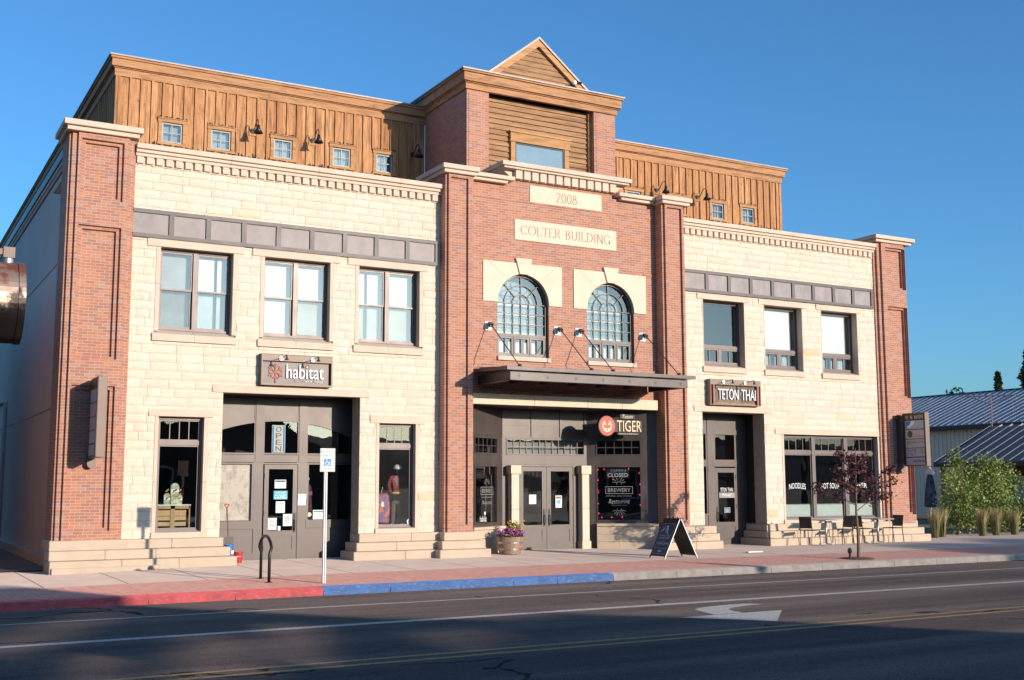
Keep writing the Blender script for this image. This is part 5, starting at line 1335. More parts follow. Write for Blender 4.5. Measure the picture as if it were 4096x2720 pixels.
mb = MB(); mb.box(6.30, 6.40, .35, .37, .87, 1.415); mb.box(5.98, 6.74, .35, .372, 1.34, 1.415); mb.box(6.72, 6.75, .35, .72, .87, 1.415); mb.box(5.98, 6.02, .35, .72, .87, 1.415); mb.build('posts', plain('pine_dark', (0.50, 0.33, 0.17), 0.8), cr)
# mannequin (one skinned surface)
def skin_figure(name, chain, par, mat, sub=1):
    me = bpy.data.meshes.new(name); vs = [c[0] for c in chain]; es = [(i, c[1]) for i, c in enumerate(chain) if c[1] is not None]
    o0 = Vector(par.location)
    me.from_pydata([Vector(v)-o0 for v in vs], es, []); me.materials.append(mat)
    o = bpy.data.objects.new(name, me); COL.objects.link(o); o.parent = par
    sk = o.modifiers.new('skin', 'SKIN'); me.skin_vertices or None
    bm = bmesh.new(); bm.from_mesh(me); ly = bm.verts.layers.skin.verify()
    for i, v in enumerate(bm.verts):
        v[ly].radius = (chain[i][2], chain[i][2]*(chain[i][3] if len(chain[i]) > 3 else 1)); v[ly].use_root = (i == 0)
    bm.to_mesh(me); bm.free()
    sd = o.modifiers.new('subdivision', 'SUBSURF'); sd.levels = sub; sd.render_levels = sub
    return o
mx, my = 12.06, .62
MQ = thing('mannequin', 'shop mannequin in dark red plaid shirt grey trousers and white helmet in the window', 'mannequin', (mx, my, .72))
skin_figure('body', [((mx, my, 1.50), None, .13, .75), ((mx-.09, my, 1.42), 0, .085), ((mx-.10, my, 1.08), 1, .065), ((mx-.11, my+.02, .74), 2, .045), ((mx+.09, my, 1.42), 0, .085), ((mx+.06, my-.03, 1.08), 4, .065), ((mx+.03, my, .74), 5, .045), ((mx-.11, my-.10, .71), 3, .035), ((mx+.03, my-.13, .71), 6, .035)], MQ, plain('grey_trousers', (0.14, 0.11, 0.10), 0.9))
mt, n, b = new_mat('red_plaid'); g = G(n); p = g.pos(); x, y, z = g.sep(p)[:3]
ck = g.math('MULTIPLY', g.math('GREATER_THAN', g.math('FRACT', g.math('MULTIPLY', x, 14.0)), .5), g.math('GREATER_THAN', g.math('FRACT', g.math('MULTIPLY', z, 14.0)), .5))
g.link(g.mix(ck, (0.30, 0.02, 0.04), (0.05, 0.01, 0.02)), b.inputs['Base Color']); M['plaid'] = mt
skin_figure('shirt', [((mx, my, 1.58), None, .17, .72), ((mx, my, 1.80), 0, .145, .75), ((mx, my, 2.02), 1, .17, .65), ((mx, my, 2.12), 2, .08), ((mx-.17, my, 2.06), 2, .07), ((mx-.24, my-.02, 1.86), 4, .06), ((mx-.20, my-.10, 1.68), 5, .05), ((mx+.17, my, 2.06), 2, .07), ((mx+.23, my, 1.86), 7, .06), ((mx+.14, my-.11, 1.72), 8, .05)], MQ, M['plaid'])
skin_figure('head', [((mx+.02, my, 2.12), None, .045), ((mx+.02, my, 2.19), 0, .055), ((mx+.02, my-.01, 2.27), 1, .08, 1.1), ((mx+.02, my-.005, 2.33), 2, .065)], MQ, plain('dark_balaclava', (0.03, 0.03, 0.035), 0.8))
mb = MB(); mb.lathe([(.118, 2.275), (.12, 2.31), (.105, 2.36), (.06, 2.395), (0, 2.405)], (mx+.02, my-.005, 0), 18); mb.build('helmet', M['white'], MQ, smooth=True)
mb = MB(); mb.lathe([(.155, 1.655), (.16, 1.675), (.155, 1.695)], (mx, my, 0), 18); mb.v = [(a, my+(b_-my)*.75, c_) for a, b_, c_ in mb.v]; mb.build('belt', M['petal_y'], MQ)
jk = thing('jacket', 'orange and blue tie dyed jacket hanging beside the mannequin', 'jacket', (11.62, .50, .90))
mt, n, b = new_mat('tie_dye'); g = G(n); p = g.pos()
g.link(g.ramp(g.noise(g.scalev(p, (1.4, 1, .9)), 7.0, 3), [(0.36, (0.03, 0.05, 0.30)), (0.50, (0.25, 0.05, 0.16)), (0.60, (0.70, 0.12, 0.04))]), b.inputs['Base Color']); M['tiedye'] = mt
mb = MB(); mb.prism([(11.38, .93), (11.80, .90), (11.83, 1.25), (11.80, 1.62), (11.70, 1.68), (11.60, 1.64), (11.50, 1.68), (11.40, 1.60), (11.37, 1.25)], 'y', .46, .56); mb.build('body', M['tiedye'], jk, bevel=0.03)
mb = MB(); mb.tube([(11.60, .5, 1.66), (11.60, .5, 1.74), (11.63, .5, 1.80), (11.61, .5, 1.83)], .006, 5); mb.build('hanger', M['white'], jk)
mb = MB(); mb.prism([(11.56, 1.38), (11.60, 1.32), (11.66, 1.33), (11.64, 1.44), (11.60, 1.47)], 'y', .455, .46); mb.build('patch', M['white'], jk)
mb = MB(); mb.prism([(12.20, .87), (12.26, .87), (12.295, .96), (12.23, 1.07), (12.165, .96)], 'y', .195, .197); o = tag(mb.build('diamond_sticker', M['white']), 'white diamond shaped sticker in the corner of the mannequin window', 'sticker')
mb = MB(); mb.prism([(12.225, .92), (12.24, .92), (12.235, 1.0)], 'y', .193, .195); mb.prism([(12.20, .94), (12.215, .92), (12.20, .98)], 'y', .193, .195); mb.prism([(12.255, .92), (12.27, .95), (12.262, .98)], 'y', .193, .195); mb.build('emblem', M['ink'], o)
dr = thing('dress', 'dark plum dress hanging inside the glass right of the western door', 'dress', (9.87, 1.3, 1.1))
mb = MB(); mb.prism([(9.80, 1.1), (10.02, 1.1), (9.99, 1.45), (9.97, 1.85), (9.90, 1.93), (9.84, 1.85), (9.82, 1.45)], 'y', 1.16, 1.24); mb.build('cloth', plain('plum_cloth', (0.10, 0.04, 0.06), 0.8, var=0.4, scale=12), dr, bevel=0.02)
mb = MB(); mb.box(9.815, 9.985, 1.15, 1.16, 1.62, 1.72); mb.build('sash', plain('pink_sash', (0.30, 0.12, 0.18), 0.8), dr)
mb = MB(); mb.tube([(9.9, 1.2, 1.92), (9.9, 1.2, 2.0), (9.93, 1.2, 2.03), (9.91, 1.2, 2.06)], .005, 5); mb.build('hanger', M['galv'], dr)

# ------------------------------------------------------------------ street furniture
pk = thing('parking_sign', 'white reserved parking sign with blue wheelchair symbol on tall white post at the kerb', 'sign', (8.11, -4.94, .02))
mb = MB(); mb.box(8.075, 8.135, -4.95, -4.93, 0.0, 2.56)
mb.box(8.075, 8.095, -4.985, -4.95, 0, 2.56); mb.box(8.115, 8.135, -4.985, -4.95, 0, 2.56); mb.build('post', M['white'], pk)
mb = MB()
for k in range(60): mb.disc((8.105, .12+.033*k), .006, -4.9515, -4.9495, 6)
mb.build('punched_holes', M['ink'], pk)
mb = MB(); mb.box(7.975, 8.28, -5.0, -4.988, 2.13, 2.58); pl = mb.build('plate', M['white'], pk, bevel=0.004)
yq = -5.004
mb = MB(); mb.frame(7.988, 8.267, 2.143, 2.567, yq, yq+.002, .006); text_mb(mb, 'RESERVED', 8.0, 8.255, 2.495, 2.545, yq, 0); text_mb(mb, 'PARKING', 8.01, 8.245, 2.42, 2.47, yq, 0)
mb.box(8.04, 8.175, yq, yq+.002, 2.183, 2.195); mb.prism([(8.175, 2.172), (8.205, 2.189), (8.175, 2.206)], 'y', yq, yq+.002); mb.build('lettering', M['green'], pl)
mb = MB(); mb.box(8.055, 8.195, yq, yq+.002, 2.235, 2.385); mb.build('blue_square', M['ada'], pl)
mb = MB(); mb.arc((8.118, 2.288), .030, .040, R(100), R(370), yq-.002, yq, 14); mb.disc((8.108, 2.362), .011, yq-.002, yq, 10)
mb.prism([(8.102, 2.345), (8.116, 2.345), (8.122, 2.305), (8.150, 2.303), (8.166, 2.262), (8.178, 2.266), (8.160, 2.316), (8.122, 2.318)], 'y', yq-.002, yq); mb.build('wheelchair_symbol', M['white'], pl)
pk.location = Vector(pk.location)+Vector((-.22, -.56, .0))
rkk = thing('bicycle_rack', 'black inverted U bicycle rack on the brick strip of pavement', 'bicycle rack', (7.03, -4.5, 0))
xx = lambda y: 7.08+(y+4.11)*(7.08-6.99)/.83
pts = [(xx(-4.11), -4.11, .0), (xx(-4.11), -4.11, .56)]+[(xx(-4.525), -4.525+.415*math.cos(R(a)), .56+.33*math.sin(R(a))) for a in range(20, 161, 20)]+[(xx(-4.94), -4.94, .56), (xx(-4.94), -4.94, .0)]
mb = MB(); mb.tube(pts, .030, 12); mb.build('hoop', M['black'], rkk, smooth=True)
for y in (-4.11, -4.94):
    mb = MB(); mb.lathe([(0, 0), (.075, 0), (.075, .012), (.035, .014), (0, .014)], (xx(y), y, zs(7, y)), 16); mb.build('base_plate', M['dark'], rkk)
# sandwich board
sb = thing('sandwich_board', 'black A frame board with navy panel and pale arrow standing on the pavement', 'sandwich board', (18.0, -3.1, .04))
def leaf(x0, x1, ztop, lab):
    pass
yA, yB = -3.47, -2.83
zt = 1.03; zf = .045
def bpt(s, side):      # point down the slope s=0 top .. 1 bottom
    xt = 17.985 if side < 0 else 18.03; xb = 17.48 if side < 0 else 18.52
    return xt+(xb-xt)*s, zt+(zf-zt)*s
for side in (-1, 1):
    mb = MB()
    nx = Vector((0.98/1.1, 0, .5/1.1)) if side > 0 else Vector((-.98/1.1, 0, .5/1.1))
    def pt(s, y, o): X, Zz = bpt(s, side); return (X+nx.x*o, y, Zz+nx.z*o)
    for y in (yA, yB-.035):
        q = [pt(0, y, -.022), pt(1, y, -.022), pt(1, y, 0), pt(0, y, 0)]; q2 = [pt(0, y+.035, -.022), pt(1, y+.035, -.022), pt(1, y+.035, 0), pt(0, y+.035, 0)]
        mb.mesh(q+q2, [(0, 1, 2, 3), (4, 7, 6, 5), (0, 4, 5, 1), (1, 5, 6, 2), (2, 6, 7, 3), (3, 7, 4, 0)])
    def plate(mb, s0, s1, y0, y1, o0, o1):
        q = [pt(s0, y0, o0), pt(s1, y0, o0), pt(s1, y1, o0), pt(s0, y1, o0), pt(s0, y0, o1), pt(s1, y0, o1), pt(s1, y1, o1), pt(s0, y1, o1)]
        mb.mesh(q, [(0, 1, 2, 3), (4, 7, 6, 5), (0, 4, 5, 1), (1, 5, 6, 2), (2, 6, 7, 3), (3, 7, 4, 0)])
    plate(mb, 0.0, .94, yA+.03, yB-.03, -.017, -.004)
    lf = mb.build('panel', M['black'], sb)
    mb = MB()
    for s0 in (0.02, ):
        plate(mb, s0, 1.0, yA-.003, yA, -.022, 0.0)
    mb.build('edge', M['galv'], lf)
    if side < 0:
        mb = MB(); plate(mb, .135, .90, yA+.05, yB-.05, -.004, 0.002); mb.build('poster', M['navy'], lf)
        # flat artwork: u runs from left (far) to right (near), v down the slope
        def art(mb, poly): mb.face([pt(.135+.765*v, yB-.05-(.54*u), .0035) for u, v in poly])
        mb = MB()
        art(mb, [(.38, .08), (.50, .08), (.56, .20), (.60, .30), (.72, .36), (.56, .33), (.48, .22)]); art(mb, [(.06, .27), (.22, .17), (.34, .10), (.26, .2), (.12, .28)]); art(mb, [(.40, .16), (.45, .22), (.48, .31), (.42, .30)])
        for e in (((.02, .012), (.98, .012)), ((.02, .985), (.98, .985)), ((.06, .805), (.94, .805))): (u0, v0), (u1, v1) = e; art(mb, [(u0, v0-.004), (u1, v1-.004), (u1, v1+.004), (u0, v0+.004)])
        for u in (.02, .98): art(mb, [(u-.006, .012), (u+.006, .012), (u+.006, .985), (u-.006, .985)])
        art(mb, [(.36, .90), (.46, .855), (.46, .885), (.64, .885), (.64, .915), (.46, .915), (.46, .945)])
        rt = lambda X, Z, Y: pt(.135+.765*(1-Z), yB-.05-.54*X, .0035)
        text_mb(mb, 'SNAKE RIVER', .12, .92, .575, .62, 0, 0, 0, rt); text_mb(mb, 'ROASTING', .12, .9, .50, .545, 0, 0, 0, rt); text_mb(mb, '7AM-3PM', .08, .96, .30, .385, 0, 0, 0, rt); text_mb(mb, 'OPEN', .42, .62, .41, .44, 0, 0, 0, rt)
        mb.build('artwork', M['lav'], lf)
mb = MB()
for k in range(3):
    y = yA+.10+k*.18; mb.tube([(17.97, y-.05, 1.0), (17.99, y, 1.055), (18.02, y+.05, 1.0)], .013, 6)
mb.build('handle', M['black'], sb)
# flower barrel
fb = thing('flower_barrel', 'half barrel planter of purple and yellow flowers left of the double door', 'planter', (14.98, -.12, .085))
bx, by, bz = 14.98, -.12, .085
mb = MB(); mb.lathe([(0, 0), (.275, 0), (.315, .15), (.345, .30), (.35, .44), (.32, .44), (.31, .38), (0, .38)], (bx, by, bz), 28); mb.build('staves', M['barrel'], fb, smooth=False)
for z, r in ((.10, .306), (.27, .342)):
    mb = MB(); mb.lathe([(r-.004, z), (r+.004, z), (r+.008, z+.045), (r, z+.045)], (bx, by, bz), 28); mb.build('hoop', M['galv'], fb)
def cards(mb, cx, cy, cz, rx, ry, rz, n, s, rnd, bottom=-1.0, mi=0):
    for _ in range(n):
        while True:
            d = Vector((rnd.uniform(-1, 1), rnd.uniform(-1, 1), rnd.uniform(bottom, 1)))
            if d.length < 1: break
        c = Vector((cx+d.x*rx, cy+d.y*ry, cz+d.z*rz)); card(mb, c, s*rnd.uniform(.6, 1.25), rnd, mi)
def card(mb, c, s, rnd, mi=0, asp=0.6, t=None):
    u = Vector((rnd.gauss(0, 1), rnd.gauss(0, 1), rnd.gauss(0, 1))).normalized(); v = u.cross(Vector((rnd.gauss(0, 1), rnd.gauss(0, 1), rnd.gauss(0, 1)))).normalized()
    mb.face([c-u*s*.5, c+v*s*asp*.5, c+u*s*.5, c-v*s*asp*.5], mi, rnd.random() if t is None else t)
rnd = random.Random(4)
mb = MB(); cards(mb, bx, by, bz+.46, .36, .36, .10, 500, .07, rnd, -.4); mb.build('foliage', M['leaf'], fb)
mb = MB(); 
for k in range(110):
    A = rnd.uniform(0, 6.283); r = .38*math.sqrt(rnd.random()); zc = bz+.50+.10*(1-(r/.4)**2)+rnd.uniform(-.06, .05)
    cards(mb, bx+r*math.cos(A), by+r*math.sin(A), zc, .028, .028, .022, 7, .055, rnd)
mb.build('purple_blooms', M['petal_p'], fb)
mb = MB(); cards(mb, bx+.20, by+.05, bz+.66, .15, .15, .14, 260, .06, rnd); mb.build('yellow_foliage', M['leaf'], fb)
mb = MB()
for k in range(60):
    cards(mb, bx+.20+rnd.uniform(-.19, .19), by+.05+rnd.uniform(-.18, .18), bz+.70+rnd.uniform(-.14, .16), .02, .02, .015, 5, .04, rnd)
mb.build('yellow_blooms', M['petal_y'], fb)
# cafe tables and chairs
def chair(lab, loc, rz):
    t = thing('cafe_chair', lab, 'chair', (0, 0, 0), 'black cafe chairs at the two pavement tables')
    mb = MB(); mb.box(-.21, .21, -.21, .21, .435, .46); mb.build('seat', M['black'], t, bevel=0.01)
    mb = MB(); mb.mesh([(-.205, -.2, .50), (-.205, .2, .50), (-.27, .2, .84), (-.27, -.2, .84), (-.235, -.2, .50), (-.235, .2, .50), (-.295, .2, .84), (-.295, -.2, .84)], [(0, 1, 2, 3), (7, 6, 5, 4), (0, 4, 5, 1), (1, 5, 6, 2), (2, 6, 7, 3), (3, 7, 4, 0)]); mb.build('backrest', M['black'], t, bevel=0.006)
    for sx in (-1, 1):
        for sy in (-1, 1):
            mb = MB()
            if sx < 0: mb.tube([(-.27, sy*.195, 0), (-.215, sy*.195, .44), (-.275, sy*.2, .84)], .013, 6)
            else: mb.tube([(.22, sy*.195, 0), (.195, sy*.195, .44)], .013, 6)
            mb.build('leg', M['black'], t)
    t.location = loc; t.rotation_euler.z = rz; return t
gz_ = .072
c1_ = chair('black cafe chair turned slightly outward, nearest the eastern door', (24.72, -.95, gz_), R(15))
copy_tree(c1_, (26.05, -.92, gz_), 'black cafe chair on the right side of the nearer table', math.pi)
copy_tree(c1_, (26.98, -.85, gz_), 'black cafe chair on the left side of the farther table beside the thin trunk', 0)
copy_tree(c1_, (28.28, -.82, gz_-.003), 'black cafe chair at the far end against the brick end pier', math.pi)
def table(lab, loc):
    t = thing('cafe_table', lab, 'table', (0, 0, 0), 'square metal cafe tables on the pavement')
    mb = MB(); mb.box(-.35, .35, -.35, .35, .715, .745); mb.build('tabletop', M['galv'], t, bevel=0.006)
    mb = MB(); mb.tube([(0, 0, .04), (0, 0, .715)], .035, 12); mb.build('column', M['galv'], t, smooth=True)
    mb = MB(); mb.box(-.27, .27, -.025, .025, .02, .045); mb.box(-.025, .025, -.27, .27, .021, .044); mb.box(-.25, .25, -.02, .02, .69, .715); mb.box(-.02, .02, -.25, .25, .691, .714)
    for a in (-.25, .25): mb.lathe([(0, 0), (.025, 0), (.025, .02), (0, .02)], (a, 0, 0), 8); mb.lathe([(0, 0), (.025, 0), (.025, .02), (0, .02)], (0, a, 0), 8)
    mb.build('foot', M['galv'], t); t.location = loc; return t
t1_ = table('square metal cafe table nearer the eastern door', (25.35, -.95, gz_)); copy_tree(t1_, (27.6, -.86, gz_), 'square metal cafe table nearer the eastern end pier')
# litter bar on the pavement
mb = MB(); mb.box(20.9, 21.4, -2.62, -2.56, .055, .085); tag(mb.build('wooden_batten', M['white']), 'short white batten lying on the pavement in front of the eastern door', 'batten')

# ------------------------------------------------------------------ plants
def branch_tree(name, lab, base, h, trunk_h, spread, nb, leaf_n, leaf_s, lmat, seed, r0=.035, group=None, flat=0.5, droop=0.0, cat='tree'):
    rnd = random.Random(seed); t = thing(name, lab, cat, base, group)
    mb = MB(); B = Vector(base)
    mb.tube([B, B+Vector((.01, .0, trunk_h*.5)), B+Vector((-.01, .02, trunk_h)), B+Vector((.03, 0, h*.97))], [r0*1.25, r0, r0*.8, r0*.18], 8)
    tips = []
    for k in range(nb):
        f = (k+.5)/nb; z0 = trunk_h+(h-trunk_h)*f*.75; A = k*2.4+rnd.uniform(-.4, .4); L = spread*(1-.55*f)*rnd.uniform(.7, 1.15)
        p0 = B+Vector((0, 0, z0)); pts = [p0]
        for j in range(1, 5): pts.append(p0+Vector((math.cos(A)*L*j/4, math.sin(A)*L*j/4, L*flat*(j/4)+rnd.uniform(-.05, .05)-droop*(j/4)**2*L)))
        mb.tube(pts, [r0*.42, r0*.34, r0*.25, r0*.16, r0*.08], 5)
        tips.append(pts)
        for q in range(3):
            j = rnd.randint(1, 3); s0 = pts[j]; A2 = A+rnd.uniform(-1.1, 1.1); l2 = L*.45*rnd.uniform(.6, 1.2)
            tw = [s0, s0+Vector((math.cos(A2)*l2*.5, math.sin(A2)*l2*.5, l2*flat*.6)), s0+Vector((math.cos(A2)*l2, math.sin(A2)*l2, l2*flat))]
            mb.tube(tw, [r0*.2, r0*.14, r0*.06], 4); tips.append(tw)
    mb.build('trunk', M['bark'], t)
    mb = MB()
    for k in range(leaf_n):
        pts = rnd.choice(tips); j = rnd.uniform(.35, 1)*(len(pts)-1); i = min(int(j), len(pts)-2); c = pts[i].lerp(pts[i+1], j-i)
        c = c+Vector((rnd.gauss(0, .6), rnd.gauss(0, .6), rnd.gauss(-.1, .6)))*leaf_s*1.3
        card(mb, c, leaf_s*rnd.uniform(.7, 1.3), rnd, 0, .5)
    mb.build('crown', lmat, t); return t
branch_tree('young_tree', 'slender young purple leaved tree planted by the kerb in front of the restaurant window', (22.0, -5.5, .02), 2.85, 1.12, 1.2, 10, 2000, .08, M['purple'], 11, .036, flat=.42)
mb = MB(); mb.lathe([(0, 0), (.42, 0), (.40, .02), (.2, .035), (0, .04)], (22.0, -5.45, .012), 18); tag(stuff(mb.build('tree_pit', M['soil'])), 'dark soil patch round the foot of the young tree', 'soil')
mb = MB(); mb.tube([(21.7, -5.5, .02), (21.7, -5.5, .2)], .03, 8); mb.lathe([(0, .14), (.05, .14), (.06, .2), (.03, .27), (0, .27)], (21.7, -5.5, .02), 10); tag(mb.build('ground_spotlight', M['black']), 'small black ground spotlight at the foot of the young tree', 'spotlight')
# leafy young trees in the planter at the east end
def leafy(lab, base, h, w, n, seed):
    rnd = random.Random(seed); B = Vector(base); t = thing('leafy_shrub', lab, 'shrub', base, 'leafy young trees in the eastern planter')
    mb = MB(); stems = []
    for k in range(4):
        A = rnd.uniform(0, 6.28); P = [B+Vector((0.03*math.cos(A), .03*math.sin(A), 0)), B+Vector((.12*w*math.cos(A), .12*w*math.sin(A), h*.4)), B+Vector((.3*w*math.cos(A), .3*w*math.sin(A), h*rnd.uniform(.75, .95)))]
        mb.tube(P, [.022, .015, .005], 5); stems.append(P)
    mb.build('stems', M['bark'], t)
    mb = MB(); cl = []
    for k in range(46):
        z = rnd.uniform(.12, 1.0); rr = w*.5*(math.sin(math.pi*min(1, (z*.86+.08)))**.6)*math.sqrt(rnd.random()); A = rnd.uniform(0, 6.28)
        cl.append((B+Vector((rr*math.cos(A), rr*math.sin(A), z*h)), rnd.uniform(.4, 1)))
    for k in range(n):
        c, br = rnd.choice(cl); p = c+Vector((rnd.gauss(0, .14), rnd.gauss(0, .14), rnd.gauss(0, .17)))
        card(mb, p, rnd.uniform(.07, .12), rnd, 0, .75, min(1, max(0, br*.6+rnd.uniform(0, .45))))
    mb.build('leaves', M['leaf'], t)
for k, (x, y, h, w_, n) in enumerate(((34.5, 1.9, 2.95, 1.05, 2400), (35.4, 2.2, 2.55, 1.4, 2300), (36.5, 2.0, 2.75, 1.4, 2500), (37.7, 2.3, 2.35, 1.5, 2200), (39.2, 1.9, 2.0, 1.6, 1600))):
    leafy(['tallest leafy shrub at the left end of the planter by the umbrella', 'second leafy shrub from the left in the eastern planter', 'leafy shrub in the middle of the eastern planter', 'fourth leafy shrub from the left in the eastern planter', 'lowest leafy shrub at the right edge of the eastern planter'][k], (x, y, .03), h, w_, n, 20+k)
def grass(lab, x, y, h, seed):
    rnd = random.Random(seed); mb = MB()
    for k in range(240):
        A = rnd.uniform(0, 6.28); r = .12*math.sqrt(rnd.random()); l = h*rnd.uniform(.6, 1.05); o = rnd.uniform(.02, .32)*l
        b0 = Vector((x+r*math.cos(A), y+r*math.sin(A), .03)); m1 = b0+Vector((o*.35*math.cos(A), o*.35*math.sin(A), l*.6)); e = b0+Vector((o*math.cos(A), o*math.sin(A), l))
        s = Vector((-math.sin(A), math.cos(A), 0))*.007
        tt = rnd.random(); mb.face([b0-s, b0+s, m1+s, m1-s], 0, tt*.5); mb.face([m1-s*1.3, m1+s*1.3, e], 0, .4+tt*.6)
    tag(mb.build('ornamental_grass', M['grassblade']), lab, 'grass clump', 'feather grass clumps along the planter edge')
for k, (x, y, h, lab) in enumerate(((32.0, .75, 1.05, 'tan feather grass clump right beside the stepped base of the end pier'), (32.75, 1.1, 1.1, 'tan feather grass clump, second from the end pier'), (34.55, .9, 1.05, 'tan feather grass clump, third from the end pier, in front of the shrubs'), (35.4, 1.0, 1.1, 'feather grass clump, fourth from the end pier'), (36.4, 1.0, 1.0, 'shaded feather grass clump, fifth from the end pier'), (37.3, .9, 1.0, 'shaded feather grass clump, sixth from the end pier'), (38.3, 1.0, .95, 'shaded feather grass clump nearest the right edge'))): grass(lab, x, y, h, 40+k)
mb = MB(); mb.box(30.6, 60, .55, 4.4, -.1, .035); struct(mb.build('planting_bed', M['soil']))
# furled umbrella
um = thing('patio_umbrella', 'furled navy patio umbrella with pale cap behind the eastern end pier', 'umbrella', (35.6, 4.0, 0))
mb = MB(); mb.tube([(35.6, 4, 0), (35.6, 4, 2.5)], .025, 8); mb.build('pole', M['galv'], um)
mb = MB(); mb.lathe([(.05, 2.3), (.13, 2.1), (.20, 1.6), (.26, 1.05), (.20, 1.0), (0, 1.1)], (35.6, 4, 0), 14)
mb.v = [(x+(.03*math.sin(7*math.atan2(y-4, x-35.6))), y, z) for x, y, z in mb.v]; mb.build('canopy', plain('navy_cloth', (0.05, 0.06, 0.12), 0.9, var=.7, scale=5), um)
mb = MB(); mb.lathe([(.03, 2.52), (.10, 2.42), (.24, 2.24), (.20, 2.24), (0, 2.3)], (35.6, 4, 0), 8); mb.build('cap', plain('pink_cloth', (0.60, 0.42, 0.36), 0.9), um)
# ------------------------------------------------------------------ neighbours
def ribbed(mb, p00, p01, p11, p10, n, w_=.05, h=.04):     # roof sheet with standing ribs; p00->p01 along the eave
    a, b_, c, d = map(Vector, (p00, p01, p11, p10)); nn = (b_-a).cross(d-a).normalized()
    if nn.z < 0: nn = -nn
    mb.mesh([a, b_, c, d], [(0, 1, 2, 3)])
    for k in range(n+1):
        t = k/n; e = a.lerp(b_, t); r = d.lerp(c, t); u = (b_-a).normalized()*w_/2
        mb.mesh([e-u, e+u, r+u, r-u, e-u*.5+nn*h, e+u*.5+nn*h, r+u*.5+nn*h, r-u*.5+nn*h], [(0, 4, 7, 3), (1, 2, 6, 5), (4, 5, 6, 7), (0, 1, 5, 4)])
M['roof1'] = metal_panel('corrugated_roof', (0.34, 0.34, 0.35), 0.5, 0.35, 0.15)
M['roof2'] = metal_panel('brown_ribbed_roof', (0.20, 0.17, 0.165), 0.5, 0.35, 0.15)
bn = thing('metal_barn', 'long beige barn with corrugated grey metal roof behind the low brown building', 'barn', (62, 22, 0))
mb = MB(); ribbed(mb, (55.6, 4, 5.25), (55.6, 48, 5.25), (62, 48, 7.66), (62, 4, 7.66), 88, .12, .05); mb.mesh([(62, 4, 7.66), (62, 48, 7.66), (68.4, 48, 5.25), (68.4, 4, 5.25)], [(0, 1, 2, 3)]); mb.build('roof', M['roof1'], bn)
mb = MB(); mb.box(55.55, 55.7, 4, 48, 5.0, 5.24); mb.box(61.9, 62.1, 4, 48, 7.64, 7.72); mb.build('gutter', M['dark'], bn)
mb = MB(); mb.face([(56, 4, 0), (56, 48, 0), (56, 48, 5.2), (56, 4, 5.2)]); mb.face([(56, 48, 0), (68, 48, 0), (68, 48, 5.2), (62, 48, 7.6), (56, 48, 5.2)]); mb.face([(56, 4, 0), (68, 4, 0), (68, 4, 5.2), (62, 4, 7.6), (56, 4, 5.2)]); y = 4.2
while y < 48: mb.box(55.96, 56, y, y+.06, 0, 5.2); y += .3
mb.build('wall', plain('beige_siding', (0.68, 0.60, 0.48), 0.7, var=.04), bn)
mb = MB(); mb.box(55.92, 55.98, 15.7, 16.7, 2.6, 3.6); w1_ = mb.build('window', M['white'], bn); slab('pane', 55.90, 55.92, 15.8, 16.6, 2.7, 3.5, 'interior', w1_)
lw = thing('low_building', 'low dark brown building with ribbed metal roof behind the shrubs', 'building', (46, 4, 0))
mb = MB(); ribbed(mb, (42, -3, 2.80), (42, 9.3, 2.80), (46, 9.3, 4.56), (46, -3, 4.56), 22, .07, .06); mb.mesh([(46, -3, 4.56), (46, 9.3, 4.56), (50, 9.3, 2.8), (50, -3, 2.8)], [(0, 1, 2, 3)]); mb.mesh([(42, -3, 2.72), (42, 9.3, 2.72), (46, 9.3, 4.48), (46, -3, 4.48)], [(0, 1, 2, 3)]); mb.build('roof', M['roof2'], lw)
mb = MB(); mb.box(41.95, 42.06, -3, 9.3, 2.62, 2.795); mb.obox((42, 9.28, 2.75), (46, 9.28, 4.52), .08, .16); mb.build('fascia', M['dark'], lw)
mb = MB(); mb.box(43.2, 49, -2.6, 9.0, 0, 2.9); mb.build('wall', plain('brown_board_wall', (0.13, 0.065, 0.05), 0.85, var=.2), lw)
for y0 in (3.9, 5.6):
    mb = MB(); mb.frame(y0, y0+1.3, 1.2, 2.2, 0, .05, .07); mb.v = [(43.2-b_, a, c) for a, b_, c in mb.v]; w1_ = mb.build('window', M['white'], lw)
    mb = MB(); mb.face([(43.17, y0+.05, 1.25), (43.17, y0+1.25, 1.25), (43.17, y0+1.25, 2.15), (43.17, y0+.05, 2.15)]); mb.build('pane', M['blind2'], w1_)
mb = MB(); mb.box(42.85, 43.2, 5.7, 6.4, 1.15, 1.65); mb.build('air_conditioner', M['white'], lw)
for y0 in (-1, 2.2, 5.4, 8.9):
    mb = MB(); mb.box(42.1, 42.25, y0, y0+.15, 0, 2.7); mb.build('post', M['bark'], lw)
an = thing('antenna', 'thin rusty aerial with a V of pale arms on the low metal roof', 'antenna', (45.9, 9.3, 4.5))
mb = MB(); mb.tube([(45.9, 9.2, 4.4), (45.9, 9.2, 6.0)], .025, 6); mb.build('mast', M['rust'], an)
mb = MB(); mb.tube([(45.2, 8.2+1.9, 5.96), (46.6, 8.4, 5.96)], .035, 6)
for k in range(7): t = k/6; c = Vector((45.2, 10.1, 5.96)).lerp(Vector((46.6, 8.4, 5.96)), t); mb.tube([c-Vector((.15, -.0, .0)), c+Vector((.15, .0, .0))], .022, 4)
mb.tube([(45.9, 9.2, 5.55), (45.35, 9.9, 5.95)], .035, 6); mb.tube([(45.9, 9.2, 5.55), (46.45, 8.55, 5.95)], .035, 6); mb.build('arms', M['galv'], an)
